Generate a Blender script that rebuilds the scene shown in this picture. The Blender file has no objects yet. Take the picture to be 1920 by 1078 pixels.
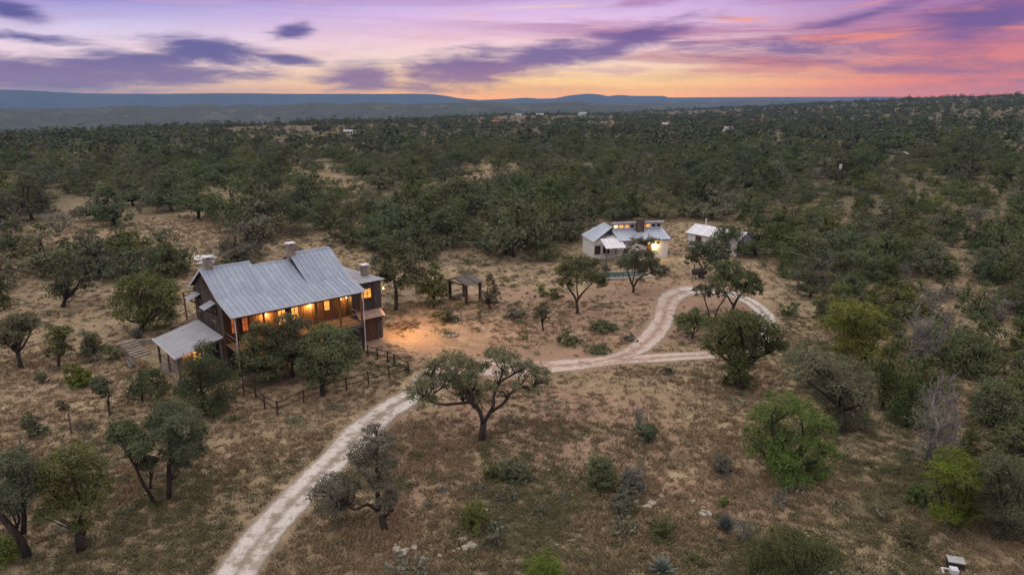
import bpy, math, random
import numpy as np
from mathutils import Vector, Matrix

# ------------------------------------------------------------------ camera, sky, sun, exposure
scene = bpy.context.scene
COL = scene.collection
F, PITCH, CAMZ = 1280.0, math.radians(15.3), 22.0
cam_d = bpy.data.cameras.new('camera'); cam = bpy.data.objects.new('camera', cam_d); COL.objects.link(cam)
cam.location = (0, 0, CAMZ); cam.rotation_euler = (math.radians(90) - PITCH, 0, 0)
cam_d.sensor_width = 36.0; cam_d.lens = 24.0; cam_d.clip_start = 0.5; cam_d.clip_end = 40000
scene.camera = cam

scene.view_settings.view_transform = 'Standard'; scene.view_settings.look = 'None'
scene.view_settings.gamma = 1.0; scene.view_settings.exposure = 0.0
cy = scene.cycles
cy.use_denoising = True; cy.max_bounces = 3; cy.diffuse_bounces = 1; cy.glossy_bounces = 2
cy.transmission_bounces = 3; cy.volume_bounces = 0; cy.transparent_max_bounces = 12
cy.sample_clamp_indirect = 4.0; cy.use_adaptive_sampling = True; cy.adaptive_threshold = 0.025; cy.adaptive_min_samples = 24

def lin(r, g, b, k=1.0):
    f = lambda c: ((c/255.0)/12.92 if c <= 10 else (((c/255.0)+0.055)/1.055)**2.4) * k
    return (f(r), f(g), f(b), 1.0)

SUN_AZ, SUN_EL = math.radians(8), math.radians(4)      # the afterglow, right of the middle of the view
world = bpy.data.worlds.new('World'); scene.world = world; world.use_nodes = True

def build_sky():
    nt = world.node_tree; N = nt.nodes; L = nt.links
    for n in list(N): N.remove(n)
    def node(t, **k):
        n = N.new(t)
        for a, b in k.items(): setattr(n, a, b)
        return n
    def put(s, v):
        if hasattr(v, 'links') or hasattr(v, 'is_output'): L.new(v, s)
        else: s.default_value = v
    def M(op, a, b=None, c=None, clamp=False):
        n = node('ShaderNodeMath', operation=op, use_clamp=clamp)
        put(n.inputs[0], a)
        if b is not None: put(n.inputs[1], b)
        if c is not None: put(n.inputs[2], c)
        return n.outputs[0]
    def sm(x, a, b):
        n = node('ShaderNodeMapRange', interpolation_type='SMOOTHSTEP')
        put(n.inputs[0], x); n.inputs[1].default_value = a; n.inputs[2].default_value = b
        return n.outputs[0]
    def mix(f, a, b):
        n = node('ShaderNodeMix', data_type='RGBA'); put(n.inputs[0], f); put(n.inputs[6], a); put(n.inputs[7], b)
        return n.outputs[2]
    def ramp(x, stops):
        n = node('ShaderNodeValToRGB'); put(n.inputs[0], x); e = n.color_ramp.elements
        while len(e) > 2: e.remove(e[-1])
        for i, (p, c) in enumerate(stops):
            if i < 2: e[i].position = p
            q = e[i] if i < 2 else e.new(p)
            q.color = c
        return n.outputs[0]
    tc = node('ShaderNodeTexCoord'); sp = node('ShaderNodeSeparateXYZ'); L.new(tc.outputs['Generated'], sp.inputs[0])
    x, y, z = sp.outputs
    az = M('MULTIPLY', M('ARCTAN2', x, y), 57.29578)
    el = M('MULTIPLY', M('ARCSINE', z), 57.29578)
    ela = M('MAXIMUM', el, 0.0)
    t = M('POWER', M('DIVIDE', ela, 90.0), 0.5)
    P = lambda d: math.sqrt(d/90.0)
    def stops(l): return [(P(d), lin(*c)) for d, c in l]
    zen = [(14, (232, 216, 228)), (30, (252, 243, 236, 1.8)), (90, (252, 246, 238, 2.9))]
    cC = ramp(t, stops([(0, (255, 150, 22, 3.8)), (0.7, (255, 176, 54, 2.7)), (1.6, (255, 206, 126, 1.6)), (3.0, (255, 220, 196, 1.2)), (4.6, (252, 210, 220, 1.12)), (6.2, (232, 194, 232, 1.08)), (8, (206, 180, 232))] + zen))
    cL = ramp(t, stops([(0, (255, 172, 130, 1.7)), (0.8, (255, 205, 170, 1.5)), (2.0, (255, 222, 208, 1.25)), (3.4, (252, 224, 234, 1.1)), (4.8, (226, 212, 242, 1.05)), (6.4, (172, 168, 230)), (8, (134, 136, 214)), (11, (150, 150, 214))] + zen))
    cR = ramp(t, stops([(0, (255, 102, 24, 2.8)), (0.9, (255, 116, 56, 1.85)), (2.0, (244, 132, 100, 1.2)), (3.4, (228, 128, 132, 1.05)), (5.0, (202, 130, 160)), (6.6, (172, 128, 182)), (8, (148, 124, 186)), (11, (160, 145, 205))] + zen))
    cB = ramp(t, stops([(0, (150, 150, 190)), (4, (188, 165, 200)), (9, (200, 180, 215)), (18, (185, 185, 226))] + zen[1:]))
    c = mix(sm(az, -34.0, -1.0), cL, cC)
    c = mix(sm(az, 9.0, 33.0), c, cR)
    c = mix(sm(M('ABSOLUTE', az), 50.0, 120.0), c, cB)
    # vectors in degrees for the cloud fields
    cv = node('ShaderNodeCombineXYZ'); L.new(az, cv.inputs[0]); L.new(el, cv.inputs[1]); V = cv.outputs[0]
    def noise(scale, rot=0.0, loc=(0, 0, 0), detail=6, rough=0.55, dist=0.0):
        mp = node('ShaderNodeMapping'); L.new(V, mp.inputs[0]); mp.inputs['Location'].default_value = loc
        mp.inputs['Rotation'].default_value = (0, 0, rot); mp.inputs['Scale'].default_value = scale
        n = node('ShaderNodeTexNoise'); L.new(mp.outputs[0], n.inputs['Vector'])
        n.inputs['Scale'].default_value = 1.0; n.inputs['Detail'].default_value = detail; n.inputs['Roughness'].default_value = rough; n.inputs['Distortion'].default_value = dist
        return n.outputs[0]
    # thin streaked veils, stronger towards the right, rising to the right
    s1 = noise((0.045, 0.62, 1), math.radians(-9), (3.1, 7.7, 0), 5, 0.6, 0.6)
    s2 = noise((0.09, 1.1, 1), math.radians(-14), (13.1, 2.2, 0), 5, 0.6, 0.4)
    veil = M('MULTIPLY', sm(s1, 0.42, 0.62), M('MULTIPLY_ADD', sm(az, -12.0, 16.0), 0.62, 0.22))
    veil = M('MULTIPLY', veil, M('MULTIPLY_ADD', sm(el, 0.5, 3.0), 0.75, 0.25))
    veil_c = mix(sm(el, 1.5, 7.0), lin(205, 110, 110), lin(168, 112, 168))
    veil_c = mix(sm(M('ABSOLUTE', az), 60.0, 120.0), veil_c, lin(165, 160, 205))
    c = mix(veil, c, veil_c)
    lit = M('MULTIPLY', sm(s2, 0.52, 0.68), M('MULTIPLY', sm(el, 0.6, 2.5), M('MULTIPLY_ADD', sm(az, -8.0, 10.0), 0.58, 0.25)))
    c = mix(lit, c, mix(sm(az, 0.0, 25.0), lin(255, 214, 200), lin(255, 150, 122)))
    # darker cloud banks
    wn = noise((0.20, 1.15, 1), -0.06, (5, 1, 0), 6, 0.71, 0.5)
    wn2 = noise((0.06, 0.2, 1), 0.0, (9, 4, 0), 3, 0.5)
    tot = None
    def ae(px, py):
        a = (px-960)/F; b = (539-py)/F
        d = Vector((a, math.cos(PITCH)+b*math.sin(PITCH), -math.sin(PITCH)+b*math.cos(PITCH))).normalized()
        return math.degrees(math.atan2(d.x, d.y)), math.degrees(math.asin(d.z))
    blobs = [(70,142,230,30,0,1), (385,98,135,24,4,1), (250,122,170,24,-4,1), (330,142,190,18,-3,.9), (530,112,80,10,6,.9), (150,120,150,14,-6,.8),
             (545,60,46,14,-8,.85), (675,146,84,24,0,1), (870,132,130,34,-8,1), (1010,112,170,26,-12,.95), (1165,84,140,20,-14,.8),
             (30,24,70,16,12,.75), (60,72,130,7,4,.5), (1880,24,190,36,-8,.75), (1620,30,190,9,-12,.6), (1500,95,260,20,4,.4), (1780,135,260,16,2,.45)]
    rest = [(-68,9,16,4,5,.8), (-95,14,22,5,0,.7), (62,12,18,4,-8,.8), (100,16,24,6,0,.7), (150,13,22,5,0,.7), (-140,18,26,6,0,.7), (20,22,22,5,-10,.6), (-25,26,24,5,8,.6)]
    items = []
    for (px, py, sx, sy, r, k) in blobs:
        a, e = ae(px, py); a2, e2 = ae(px+10, py); sc = abs(a2-a)/10
        items.append((a, e, sx*sc, sy*0.0447*1.02, -r, k))
    items += rest
    for (a, e, sx, sy, r, k) in items:
        mp = node('ShaderNodeMapping', vector_type='TEXTURE'); L.new(V, mp.inputs[0])
        mp.inputs['Location'].default_value = (a, e, 0); mp.inputs['Rotation'].default_value = (0, 0, math.radians(r)); mp.inputs['Scale'].default_value = (sx, sy, 1)
        ln = node('ShaderNodeVectorMath', operation='LENGTH'); L.new(mp.outputs[0], ln.inputs[0])
        m = M('MULTIPLY', M('SUBTRACT', 1.15, ln.outputs['Value']), k)
        tot = m if tot is None else M('SMOOTH_MAX', tot, m, 0.12)
    dens = M('ADD', tot, M('ADD', M('MULTIPLY', M('SUBTRACT', wn, 0.5), 2.1), M('MULTIPLY', M('SUBTRACT', wn2, 0.5), 0.4)))
    mask = M('MULTIPLY', sm(dens, -0.24, 0.74), 0.92)
    top_c = mix(sm(az, -25.0, 5.0), lin(84, 78, 148), lin(116, 88, 152))
    low_c = mix(sm(az, -25.0, 5.0), lin(150, 112, 160), lin(190, 115, 150))
    ccol = mix(sm(el, 0.8, 3.6), low_c, top_c)
    c = mix(mask, c, ccol)
    # a share of the physical dusk sky, towards the zenith
    sky = node('ShaderNodeTexSky', sky_type='NISHITA', sun_disc=False)
    sky.sun_elevation = SUN_EL; sky.sun_rotation = SUN_AZ; sky.air_density = 1.2; sky.dust_density = 2.0
    skm = node('ShaderNodeVectorMath', operation='SCALE'); L.new(sky.outputs[0], skm.inputs[0]); skm.inputs['Scale'].default_value = 0.10
    c = mix(M('MULTIPLY', sm(el, 15.0, 60.0), 0.3), c, skm.outputs[0])
    bg = node('ShaderNodeBackground'); L.new(c, bg.inputs[0]); bg.inputs[1].default_value = 1.0
    out = node('ShaderNodeOutputWorld'); L.new(bg.outputs[0], out.inputs[0])
build_sky(); world.cycles.sampling_method = 'NONE'

sd = bpy.data.lights.new('sun', 'SUN'); sun = bpy.data.objects.new('sun', sd); COL.objects.link(sun)
sd.energy = 0.5; sd.angle = math.radians(14); sd.color = (1.0, 0.72, 0.55)
sun.rotation_euler = Vector((math.sin(SUN_AZ)*math.cos(SUN_EL+.05), math.cos(SUN_AZ)*math.cos(SUN_EL+.05), math.sin(SUN_EL+.05))).to_track_quat('Z', 'Y').to_euler()

# ------------------------------------------------------------------ maths helpers
rng = np.random.default_rng(7); random.seed(7)
CP, SP = math.cos(PITCH), math.sin(PITCH)
def sstep(a, b, x):
    t = np.clip((np.asarray(x, float)-a)/(b-a), 0, 1); return t*t*(3-2*t)
def _hash(i, j, s):
    v = np.sin(i*127.1 + j*311.7 + s*74.7)*43758.5453
    return v - np.floor(v)
def vnoise(x, y, s=0):
    x = np.asarray(x, float); y = np.asarray(y, float)
    i = np.floor(x); j = np.floor(y); f = x-i; g = y-j; f = f*f*(3-2*f); g = g*g*(3-2*g)
    return (_hash(i, j, s)*(1-f)+_hash(i+1, j, s)*f)*(1-g)+(_hash(i, j+1, s)*(1-f)+_hash(i+1, j+1, s)*f)*g
def fbm(x, y, s=0, o=4):
    t = 0; a = .5; n = 0
    for k in range(o):
        t = t+a*vnoise(x*2**k, y*2**k, s+k*9.1); n += a; a *= .5
    return t/n
HOUSE_O, HOUSE_A = (-21.838, 51.164), math.radians(41.76)
HC = (-21.9, 58.2)
def hz(x, y):
    x = np.asarray(x, float); y = np.asarray(y, float)
    r = np.hypot(x, y); az = np.degrees(np.arctan2(x, np.maximum(y, 1e-3))); az = np.where(y < 1, np.sign(x)*90, az)
    off = sstep(13, 26, np.hypot(x-HC[0], y-HC[1]))
    z = (fbm(x/26, y/26, 3, 3)-.5)*1.0*off + (fbm(x/7, y/7, 5, 2)-.5)*.22*off
    z = z + (fbm(x/160, y/160, 11, 3)-.5)*7*sstep(130, 420, r)
    z = z + ((fbm(x/520, y/520, 17, 3)-.5)*20-5)*sstep(450, 1300, r)
    z = z + 7.0*sstep(18, 60, az)*sstep(60, 260, r)
    crest = np.interp(az, [-60, -37, -15, 0, 10, 20], [430, 480, 700, 1000, 1500, 2600])
    z = z - 66*sstep(0, 1500, r-crest)*sstep(1, 60, r)
    z = z + 30*sstep(9, 36, az)*sstep(420, 1350, r)*(1-sstep(1800, 3000, r))
    return z
def pray(px, py):
    a = (px-960)/F; b = (539-py)/F
    return np.array([a, CP+b*SP, -SP+b*CP])
def gp(px, py):
    d = pray(px, py); t = 15.0
    for _ in range(4000):
        p = d*t; h = CAMZ+p[2]-float(hz(p[0], p[1]))
        if h < 0.004 or t > 9000: break
        t += max(h*.6, .01)
    return np.array([p[0], p[1], float(hz(p[0], p[1]))])
def proj(x, y, z):
    q = z-CAMZ; dep = y*CP-q*SP; up = y*SP+q*CP
    dep = np.where(np.abs(dep) < 1e-3, 1e-3, dep)
    return 960+F*x/dep, 539-F*up/dep, dep
def at_plane(px, py, y0):                       # point where the view ray meets the plane y = y0
    d = pray(px, py); t = y0/d[1]; return np.array([d[0]*t, y0, CAMZ+d[2]*t])

# ------------------------------------------------------------------ mesh helpers
def link(name, data, parent=None, loc=None, rz=None):
    o = bpy.data.objects.new(name, data); COL.objects.link(o)
    if parent is not None: o.parent = parent
    if loc is not None: o.location = loc
    if rz is not None: o.rotation_euler = (0, 0, rz)
    return o
def npmesh(name, v, f, mat=None, smooth=False, attrs=None):
    v = np.ascontiguousarray(v, np.float32); f = np.ascontiguousarray(f, np.int32)
    me = bpy.data.meshes.new(name); k = f.shape[1]
    me.vertices.add(len(v)); me.vertices.foreach_set('co', v.ravel())
    me.loops.add(f.size); me.loops.foreach_set('vertex_index', f.ravel())
    me.polygons.add(len(f)); me.polygons.foreach_set('loop_start', np.arange(len(f), dtype=np.int32)*k)
    try: me.polygons.foreach_set('loop_total', np.full(len(f), k, np.int32))
    except Exception: pass
    if smooth: me.polygons.foreach_set('use_smooth', np.ones(len(f), bool))
    if attrs:
        for an, av in attrs.items():
            a = me.attributes.new(an, 'FLOAT', 'POINT'); a.data.foreach_set('value', np.ascontiguousarray(av, np.float32))
    if mat: me.materials.append(mat)
    me.update(calc_edges=True); return me
class MB:
    def __init__(s): s.v = []; s.f = []
    def add(s, vs, fs):
        n = len(s.v); s.v += [tuple(map(float, p)) for p in vs]; s.f += [tuple(i+n for i in q) for q in fs]; return s
    def box(s, x0, x1, y0, y1, z0, z1):
        return s.add([(x0,y0,z0),(x1,y0,z0),(x1,y1,z0),(x0,y1,z0),(x0,y0,z1),(x1,y0,z1),(x1,y1,z1),(x0,y1,z1)],
                     [(0,3,2,1),(4,5,6,7),(0,1,5,4),(1,2,6,5),(2,3,7,6),(3,0,4,7)])
    def hexa(s, b, t):                            # four bottom points, four top points
        return s.add(list(b)+list(t), [(0,3,2,1),(4,5,6,7),(0,1,5,4),(1,2,6,5),(2,3,7,6),(3,0,4,7)])
    def bar(s, a, b, w, h=None):
        a = Vector(a); b = Vector(b); h = h or w; d = (b-a).normalized()
        up = Vector((0,0,1)) if abs(d.z) < .95 else Vector((1,0,0))
        r = d.cross(up).normalized()*w/2; q = r.cross(d).normalized()*h/2
        return s.hexa([a-r-q,a+r-q,a+r+q,a-r+q],[b-r-q,b+r-q,b+r+q,b-r+q])
    def tube(s, pts, rad, n=6):
        pts = [Vector(p) for p in pts]; rad = rad if hasattr(rad, '__len__') else [rad]*len(pts)
        base = len(s.v); X = None
        for i, p in enumerate(pts):
            d = (pts[min(i+1,len(pts)-1)]-pts[max(i-1,0)]).normalized()
            if X is None: X = d.orthogonal().normalized()
            X = (X-d*X.dot(d)).normalized(); Y = d.cross(X)
            for k in range(n):
                a = 2*math.pi*k/n; s.v.append(tuple(p+(X*math.cos(a)+Y*math.sin(a))*rad[i]))
        for i in range(len(pts)-1):
            for k in range(n):
                a = base+i*n+k; b = base+i*n+(k+1) % n; s.f.append((a, b, b+n, a+n))
        s.f.append(tuple(base+k for k in reversed(range(n)))); s.f.append(tuple(base+(len(pts)-1)*n+k for k in range(n)))
        return s
    def mesh(s, name, mat=None, smooth=False):
        me = bpy.data.meshes.new(name); me.from_pydata(s.v, [], s.f)
        if mat: me.materials.append(mat)
        if smooth: me.polygons.foreach_set('use_smooth', np.ones(len(s.f), bool))
        me.update(); return me
    def obj(s, name, mat, parent=None, smooth=False, loc=None, rz=None):
        return link(name, s.mesh(name, mat, smooth), parent, loc, rz)
def tag(o, label=None, cat=None, group=None, kind=None):
    if label: o['label'] = label
    if cat: o['category'] = cat
    if group: o['group'] = group
    if kind: o['kind'] = kind
    return o
def thing(name, label, cat, loc=(0,0,0), rz=0.0, group=None):
    return tag(link(name, None, None, loc, rz), label, cat, group)

# ------------------------------------------------------------------ materials
class NT:
    def __init__(s, name):
        s.m = bpy.data.materials.new(name); s.m.use_nodes = True; s.t = s.m.node_tree; s.N = s.t.nodes; s.L = s.t.links
        for n in list(s.N): s.N.remove(n)
        s.out = s.N.new('ShaderNodeOutputMaterial'); s._tc = None
    def n(s, t, **k):
        q = s.N.new(t)
        for a, b in k.items(): setattr(q, a, b)
        return q
    def put(s, k, v):
        if hasattr(v, 'is_output'): s.L.new(v, k)
        else: k.default_value = v
    def co(s, which='Object'):
        if not s._tc: s._tc = s.n('ShaderNodeTexCoord')
        return s._tc.outputs[which]
    def pos(s): return s.n('ShaderNodeNewGeometry').outputs['Position']
    def noise(s, scale, detail=4, rough=.55, vec=None, dist=0, mp=None):
        q = s.n('ShaderNodeTexNoise'); v = vec if vec is not None else s.co()
        if mp:
            m = s.n('ShaderNodeMapping'); s.L.new(v, m.inputs[0]); m.inputs['Scale'].default_value = mp; v = m.outputs[0]
        s.L.new(v, q.inputs['Vector']); q.inputs['Scale'].default_value = scale; q.inputs['Detail'].default_value = detail
        q.inputs['Roughness'].default_value = rough; q.inputs['Distortion'].default_value = dist; return q.outputs[0]
    def M(s, op, a, b=None, c=None, clamp=False):
        q = s.n('ShaderNodeMath', operation=op, use_clamp=clamp); s.put(q.inputs[0], a)
        if b is not None: s.put(q.inputs[1], b)
        if c is not None: s.put(q.inputs[2], c)
        return q.outputs[0]
    def sm(s, x, a, b):
        q = s.n('ShaderNodeMapRange', interpolation_type='SMOOTHSTEP'); s.put(q.inputs[0], x); q.inputs[1].default_value = a; q.inputs[2].default_value = b; return q.outputs[0]
    def mix(s, f, a, b, bt='MIX'):
        q = s.n('ShaderNodeMix', data_type='RGBA', blend_type=bt); s.put(q.inputs[0], f)
        for k, v in ((6, a), (7, b)): s.put(q.inputs[k], v if hasattr(v, 'is_output') else (*v[:3], 1))
        return q.outputs[2]
    def attr(s, name): return s.n('ShaderNodeAttribute', attribute_name=name).outputs['Fac']
    def bump(s, h, strength=.3, dist=.05):
        q = s.n('ShaderNodeBump'); s.L.new(h, q.inputs['Height']); q.inputs['Strength'].default_value = strength; q.inputs['Distance'].default_value = dist; return q.outputs[0]
    def bsdf(s, col, rough=.9, spec=.2, metal=0, normal=None, out=True):
        q = s.n('ShaderNodeBsdfPrincipled'); s.put(q.inputs['Base Color'], col if hasattr(col, 'is_output') else (*col[:3], 1)); s.put(q.inputs['Roughness'], rough)
        q.inputs['Specular IOR Level'].default_value = spec; s.put(q.inputs['Metallic'], metal)
        if normal is not None: s.L.new(normal, q.inputs['Normal'])
        if out: s.L.new(q.outputs[0], s.out.inputs[0])
        return q.outputs[0]
    def obr(s): return s.n('ShaderNodeObjectInfo').outputs['Random']
def plain(name, a, b=None, scale=3, rough=.85, spec=.25, metal=0, bump=.2, mp=None, objr=0.0):
    t = NT(name); b = b or tuple(c*.7 for c in a); f = t.sm(t.noise(scale, 5, .6, mp=mp), .32, .68)
    c = t.mix(f, a, b)
    if objr: c = t.mix(t.M('MULTIPLY', t.obr(), objr), c, tuple(x*.45 for x in b))
    t.bsdf(c, rough, spec, metal, t.bump(t.noise(scale*6, 4, .6, mp=mp), bump, .02) if bump else None); return t.m
def leafmat(name, a, b, c=None, trans=.16, var=(.84, .46)):
    """two leaf colours mixed leaf by leaf, a third one tree by tree"""
    t = NT(name); g = t.n('ShaderNodeNewGeometry'); col = t.mix(g.outputs['Random Per Island'], a, b)
    big = t.noise(.9, 3, .6)
    col = t.mix(t.M('MULTIPLY', t.sm(big, .45, .75), .6), col, tuple(x*1.45 for x in a))
    rnd = t.obr()
    if c: col = t.mix(t.M('MULTIPLY', rnd, .6), col, c)
    hs = t.n('ShaderNodeHueSaturation'); t.L.new(t.M('MULTIPLY_ADD', t.M('FRACT', t.M('MULTIPLY', rnd, 7.31)), var[1], var[0]), hs.inputs['Value']); t.L.new(t.M('MULTIPLY_ADD', t.M('FRACT', t.M('MULTIPLY', rnd, 3.77)), .05, .472), hs.inputs['Hue']); t.L.new(t.M('MULTIPLY_ADD', t.M('FRACT', t.M('MULTIPLY', rnd, 5.13)), .5, .75), hs.inputs['Saturation']); t.L.new(col, hs.inputs['Color']); col = hs.outputs[0]
    d = t.n('ShaderNodeBsdfDiffuse'); t.L.new(col, d.inputs[0]); tr = t.n('ShaderNodeBsdfTranslucent'); t.L.new(col, tr.inputs[0])
    gl = t.n('ShaderNodeBsdfGlossy'); gl.inputs['Roughness'].default_value = .5
    m = t.n('ShaderNodeMixShader'); m.inputs[0].default_value = trans; t.L.new(d.outputs[0], m.inputs[1]); t.L.new(tr.outputs[0], m.inputs[2])
    m2 = t.n('ShaderNodeMixShader'); m2.inputs[0].default_value = .03; t.L.new(m.outputs[0], m2.inputs[1]); t.L.new(gl.outputs[0], m2.inputs[2])
    t.L.new(m2.outputs[0], t.out.inputs[0]); return t.m
def glow(name, col, strength):
    t = NT(name); e = t.n('ShaderNodeEmission'); f = t.noise(2.2, 3, .6)
    t.L.new(t.mix(t.sm(f, .35, .7), col, tuple(c*.45 for c in col)), e.inputs[0]); e.inputs[1].default_value = strength
    t.L.new(e.outputs[0], t.out.inputs[0]); return t.m

L_OAK = leafmat('oak_leaves', (.112, .130, .048), (.054, .070, .026), (.072, .092, .036))
L_OAKL = leafmat('pale_oak_leaves', (.185, .182, .100), (.092, .096, .052), (.130, .132, .072))
L_JUN = leafmat('juniper_leaves', (.066, .096, .020), (.034, .056, .012), (.048, .070, .020))
L_GRN = leafmat('bright_leaves', (.122, .156, .034), (.062, .088, .020), (.092, .120, .030))
L_OLV = leafmat('olive_leaves', (.120, .122, .062), (.070, .075, .038), (.088, .090, .056))
L_GRY = leafmat('grey_leaves', (.165, .170, .120), (.095, .102, .070), (.13, .13, .095))
L_FAR = leafmat('forest_leaves', (.092, .110, .044), (.044, .058, .025), (.066, .080, .036), .12, (.66, .85))
BARK = plain('bark', (.070, .058, .048), (.035, .029, .025), 5, .95, .1, mp=(1, 1, .3))
GREYW = plain('dead_wood', (.26, .24, .23), (.15, .135, .13), 6, .95, .1)
PEAR = leafmat('cactus_pads', (.190, .215, .130), (.120, .150, .090), (.20, .21, .15), .05)
AGAVE = leafmat('agave_leaves', (.13, .16, .14), (.085, .11, .095), (.11, .13, .11), .05)
LIME = plain('limestone', (.44, .40, .33), (.30, .265, .215), 1.8, .95, .1)
WHITEL = plain('white_limestone', (.80, .78, .75), (.62, .60, .57), 1.2, .9, .15)
STONE = plain('stone_masonry', (.42, .36, .29), (.27, .23, .19), 2.5, .95, .1, objr=.5)

DSTONE = plain('dark_fieldstone', (.20, .145, .115), (.11, .082, .068), 2.5, .95, .1, objr=.5)
def ground_material():
    t = NT('dry_ground'); p = t.pos()
    bare = t.attr('bare'); green = t.attr('green'); wood = t.attr('wood'); red = t.attr('red')
    n1 = t.noise(.13, 5, .6, p); n2 = t.noise(.75, 6, .65, p); n3 = t.noise(4.5, 5, .7, p); n4 = t.noise(14, 3, .7, p)
    straw = t.mix(t.sm(n2, .3, .7), (.385, .298, .186), (.240, .184, .118))
    straw = t.mix(t.M('MULTIPLY', t.sm(n3, .45, .75), .75), straw, (.135, .100, .066))
    earth = t.mix(t.sm(n3, .3, .72), (.372, .258, .178), (.262, .176, .122))
    c = t.mix(t.sm(t.M('ADD', bare, t.M('MULTIPLY', t.M('SUBTRACT', n2, .5), .9)), .35, .75), straw, earth)
    c = t.mix(t.sm(t.M('ADD', red, t.M('MULTIPLY', t.M('SUBTRACT', n3, .5), .8)), .45, .9), c, (.190, .105, .074))
    c = t.mix(t.sm(t.M('ADD', green, t.M('MULTIPLY', t.M('SUBTRACT', n2, .5), 1.1)), .45, .95), c, (.085, .088, .042))
    n5 = t.noise(.33, 5, .7, p, 1.2); n6 = t.noise(.22, 5, .65, p, .8)
    c = t.mix(t.M('MULTIPLY', t.sm(n5, .52, .66), .65), c, (.47, .37, .24))
    c = t.mix(t.M('MULTIPLY', t.sm(n6, .54, .68), .6), c, (.150, .128, .072))
    c = t.mix(t.M('MULTIPLY', t.sm(n1, .5, .75), .4), c, (.125, .098, .070))
    c = t.mix(t.M('MULTIPLY', t.sm(n4, .60, .72), t.M('MULTIPLY', t.sm(n3, .45, .6), .55)), c, (.46, .40, .32))
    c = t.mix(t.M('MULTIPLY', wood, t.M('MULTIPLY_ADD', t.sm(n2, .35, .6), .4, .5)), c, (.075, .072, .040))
    far = t.noise(.012, 5, .65, p); far2 = t.noise(.05, 4, .7, p)
    c = t.mix(t.M('MULTIPLY', t.attr('far'), t.sm(t.M('ADD', far, t.M('MULTIPLY', far2, .6)), .84, 1.05)), c, (.15, .125, .080))
    h = t.M('ADD', t.M('MULTIPLY', n3, .7), t.M('MULTIPLY', n4, .3))
    t.bsdf(c, .97, .08, 0, t.bump(h, .9, .16)); return t.m
GROUND = ground_material()

def road_material(name, a, b, mid):
    t = NT(name); p = t.pos(); e = t.attr('edge'); ac = t.attr('across')
    n1 = t.noise(1.4, 5, .65, p); n2 = t.noise(9, 4, .7, p); n3 = t.noise(.25, 4, .6, p)
    c = t.mix(t.sm(n2, .3, .72), a, b); c = t.mix(t.M('MULTIPLY', t.sm(n3, .4, .7), .5), c, b)
    m = t.M('MULTIPLY', t.sm(t.M('ADD', t.M('MULTIPLY', t.M('ABSOLUTE', ac), -1), t.M('MULTIPLY', t.M('SUBTRACT', n1, .5), .8)), -.34, .0), .85)
    c = t.mix(m, c, mid)
    c = t.mix(t.M('MULTIPLY', t.sm(t.M('ADD', n1, t.M('MULTIPLY', n3, .6)), .78, .95), .7), c, mid)
    d = t.bsdf(c, .97, .1, 0, t.bump(n2, .6, .05), out=False)
    tr = t.n('ShaderNodeBsdfTransparent'); f = t.sm(t.M('ADD', e, t.M('ADD', t.M('MULTIPLY', t.M('SUBTRACT', n1, .5), 1.1), t.M('MULTIPLY', t.M('SUBTRACT', n2, .5), .7))), .22, .72)
    x = t.n('ShaderNodeMixShader'); t.L.new(f, x.inputs[0]); t.L.new(tr.outputs[0], x.inputs[1]); t.L.new(d, x.inputs[2]); t.L.new(x.outputs[0], t.out.inputs[0]); return t.m
GRAVEL = road_material('limestone_gravel', (.66, .62, .58), (.48, .44, .40), (.25, .21, .16))
DIRT = road_material('pale_dirt', (.58, .50, .44), (.44, .355, .30), (.30, .21, .16))

# ------------------------------------------------------------------ open yard, clearings
def in_poly(x, y, poly):
    x = np.asarray(x); y = np.asarray(y); c = np.zeros(x.shape, bool); n = len(poly)
    for i in range(n):
        x1, y1 = poly[i]; x2, y2 = poly[(i+1) % n]
        k = ((y1 > y) != (y2 > y)) & (x < (x2-x1)*(y-y1)/((y2-y1) if y2 != y1 else 1e-9)+x1); c ^= k
    return c
YARD = [(-700,2200),(-700,600),(0,570),(150,580),(330,520),(430,496),(640,468),(800,490),(860,500),(1060,488),(1090,440),(1110,424),(1300,416),(1400,446),(1430,520),(1500,545),(1540,640),(1480,700),(1600,860),(1660,1000),(2400,1400),(2600,2200)]
CLEAR = [(600,345,80,40),(655,355,50,18),(885,338,105,34),(940,312,40,10),(795,268,26,5),(1210,352,40,8),(150,450,150,36),(330,425,130,38),(110,300,50,8),(180,395,80,24),(420,375,60,28),(560,455,60,14),
         (1830,545,80,16),(1620,570,30,10),(1890,640,40,14),(1620,900,70,50),(1600,1000,120,60),(1490,410,20,6),(690,305,30,6),(1080,315,30,6),(560,300,40,6),(1000,270,25,3),(270,480,30,8),(372,492,70,16),(178,462,60,26),(600,470,80,16),(300,440,150,24),(90,425,70,16),(380,400,60,18),(500,455,60,10),(60,560,80,16),(220,560,60,14),(1600,470,20,5),(300,365,40,8),(60,500,70,14)]

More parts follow.
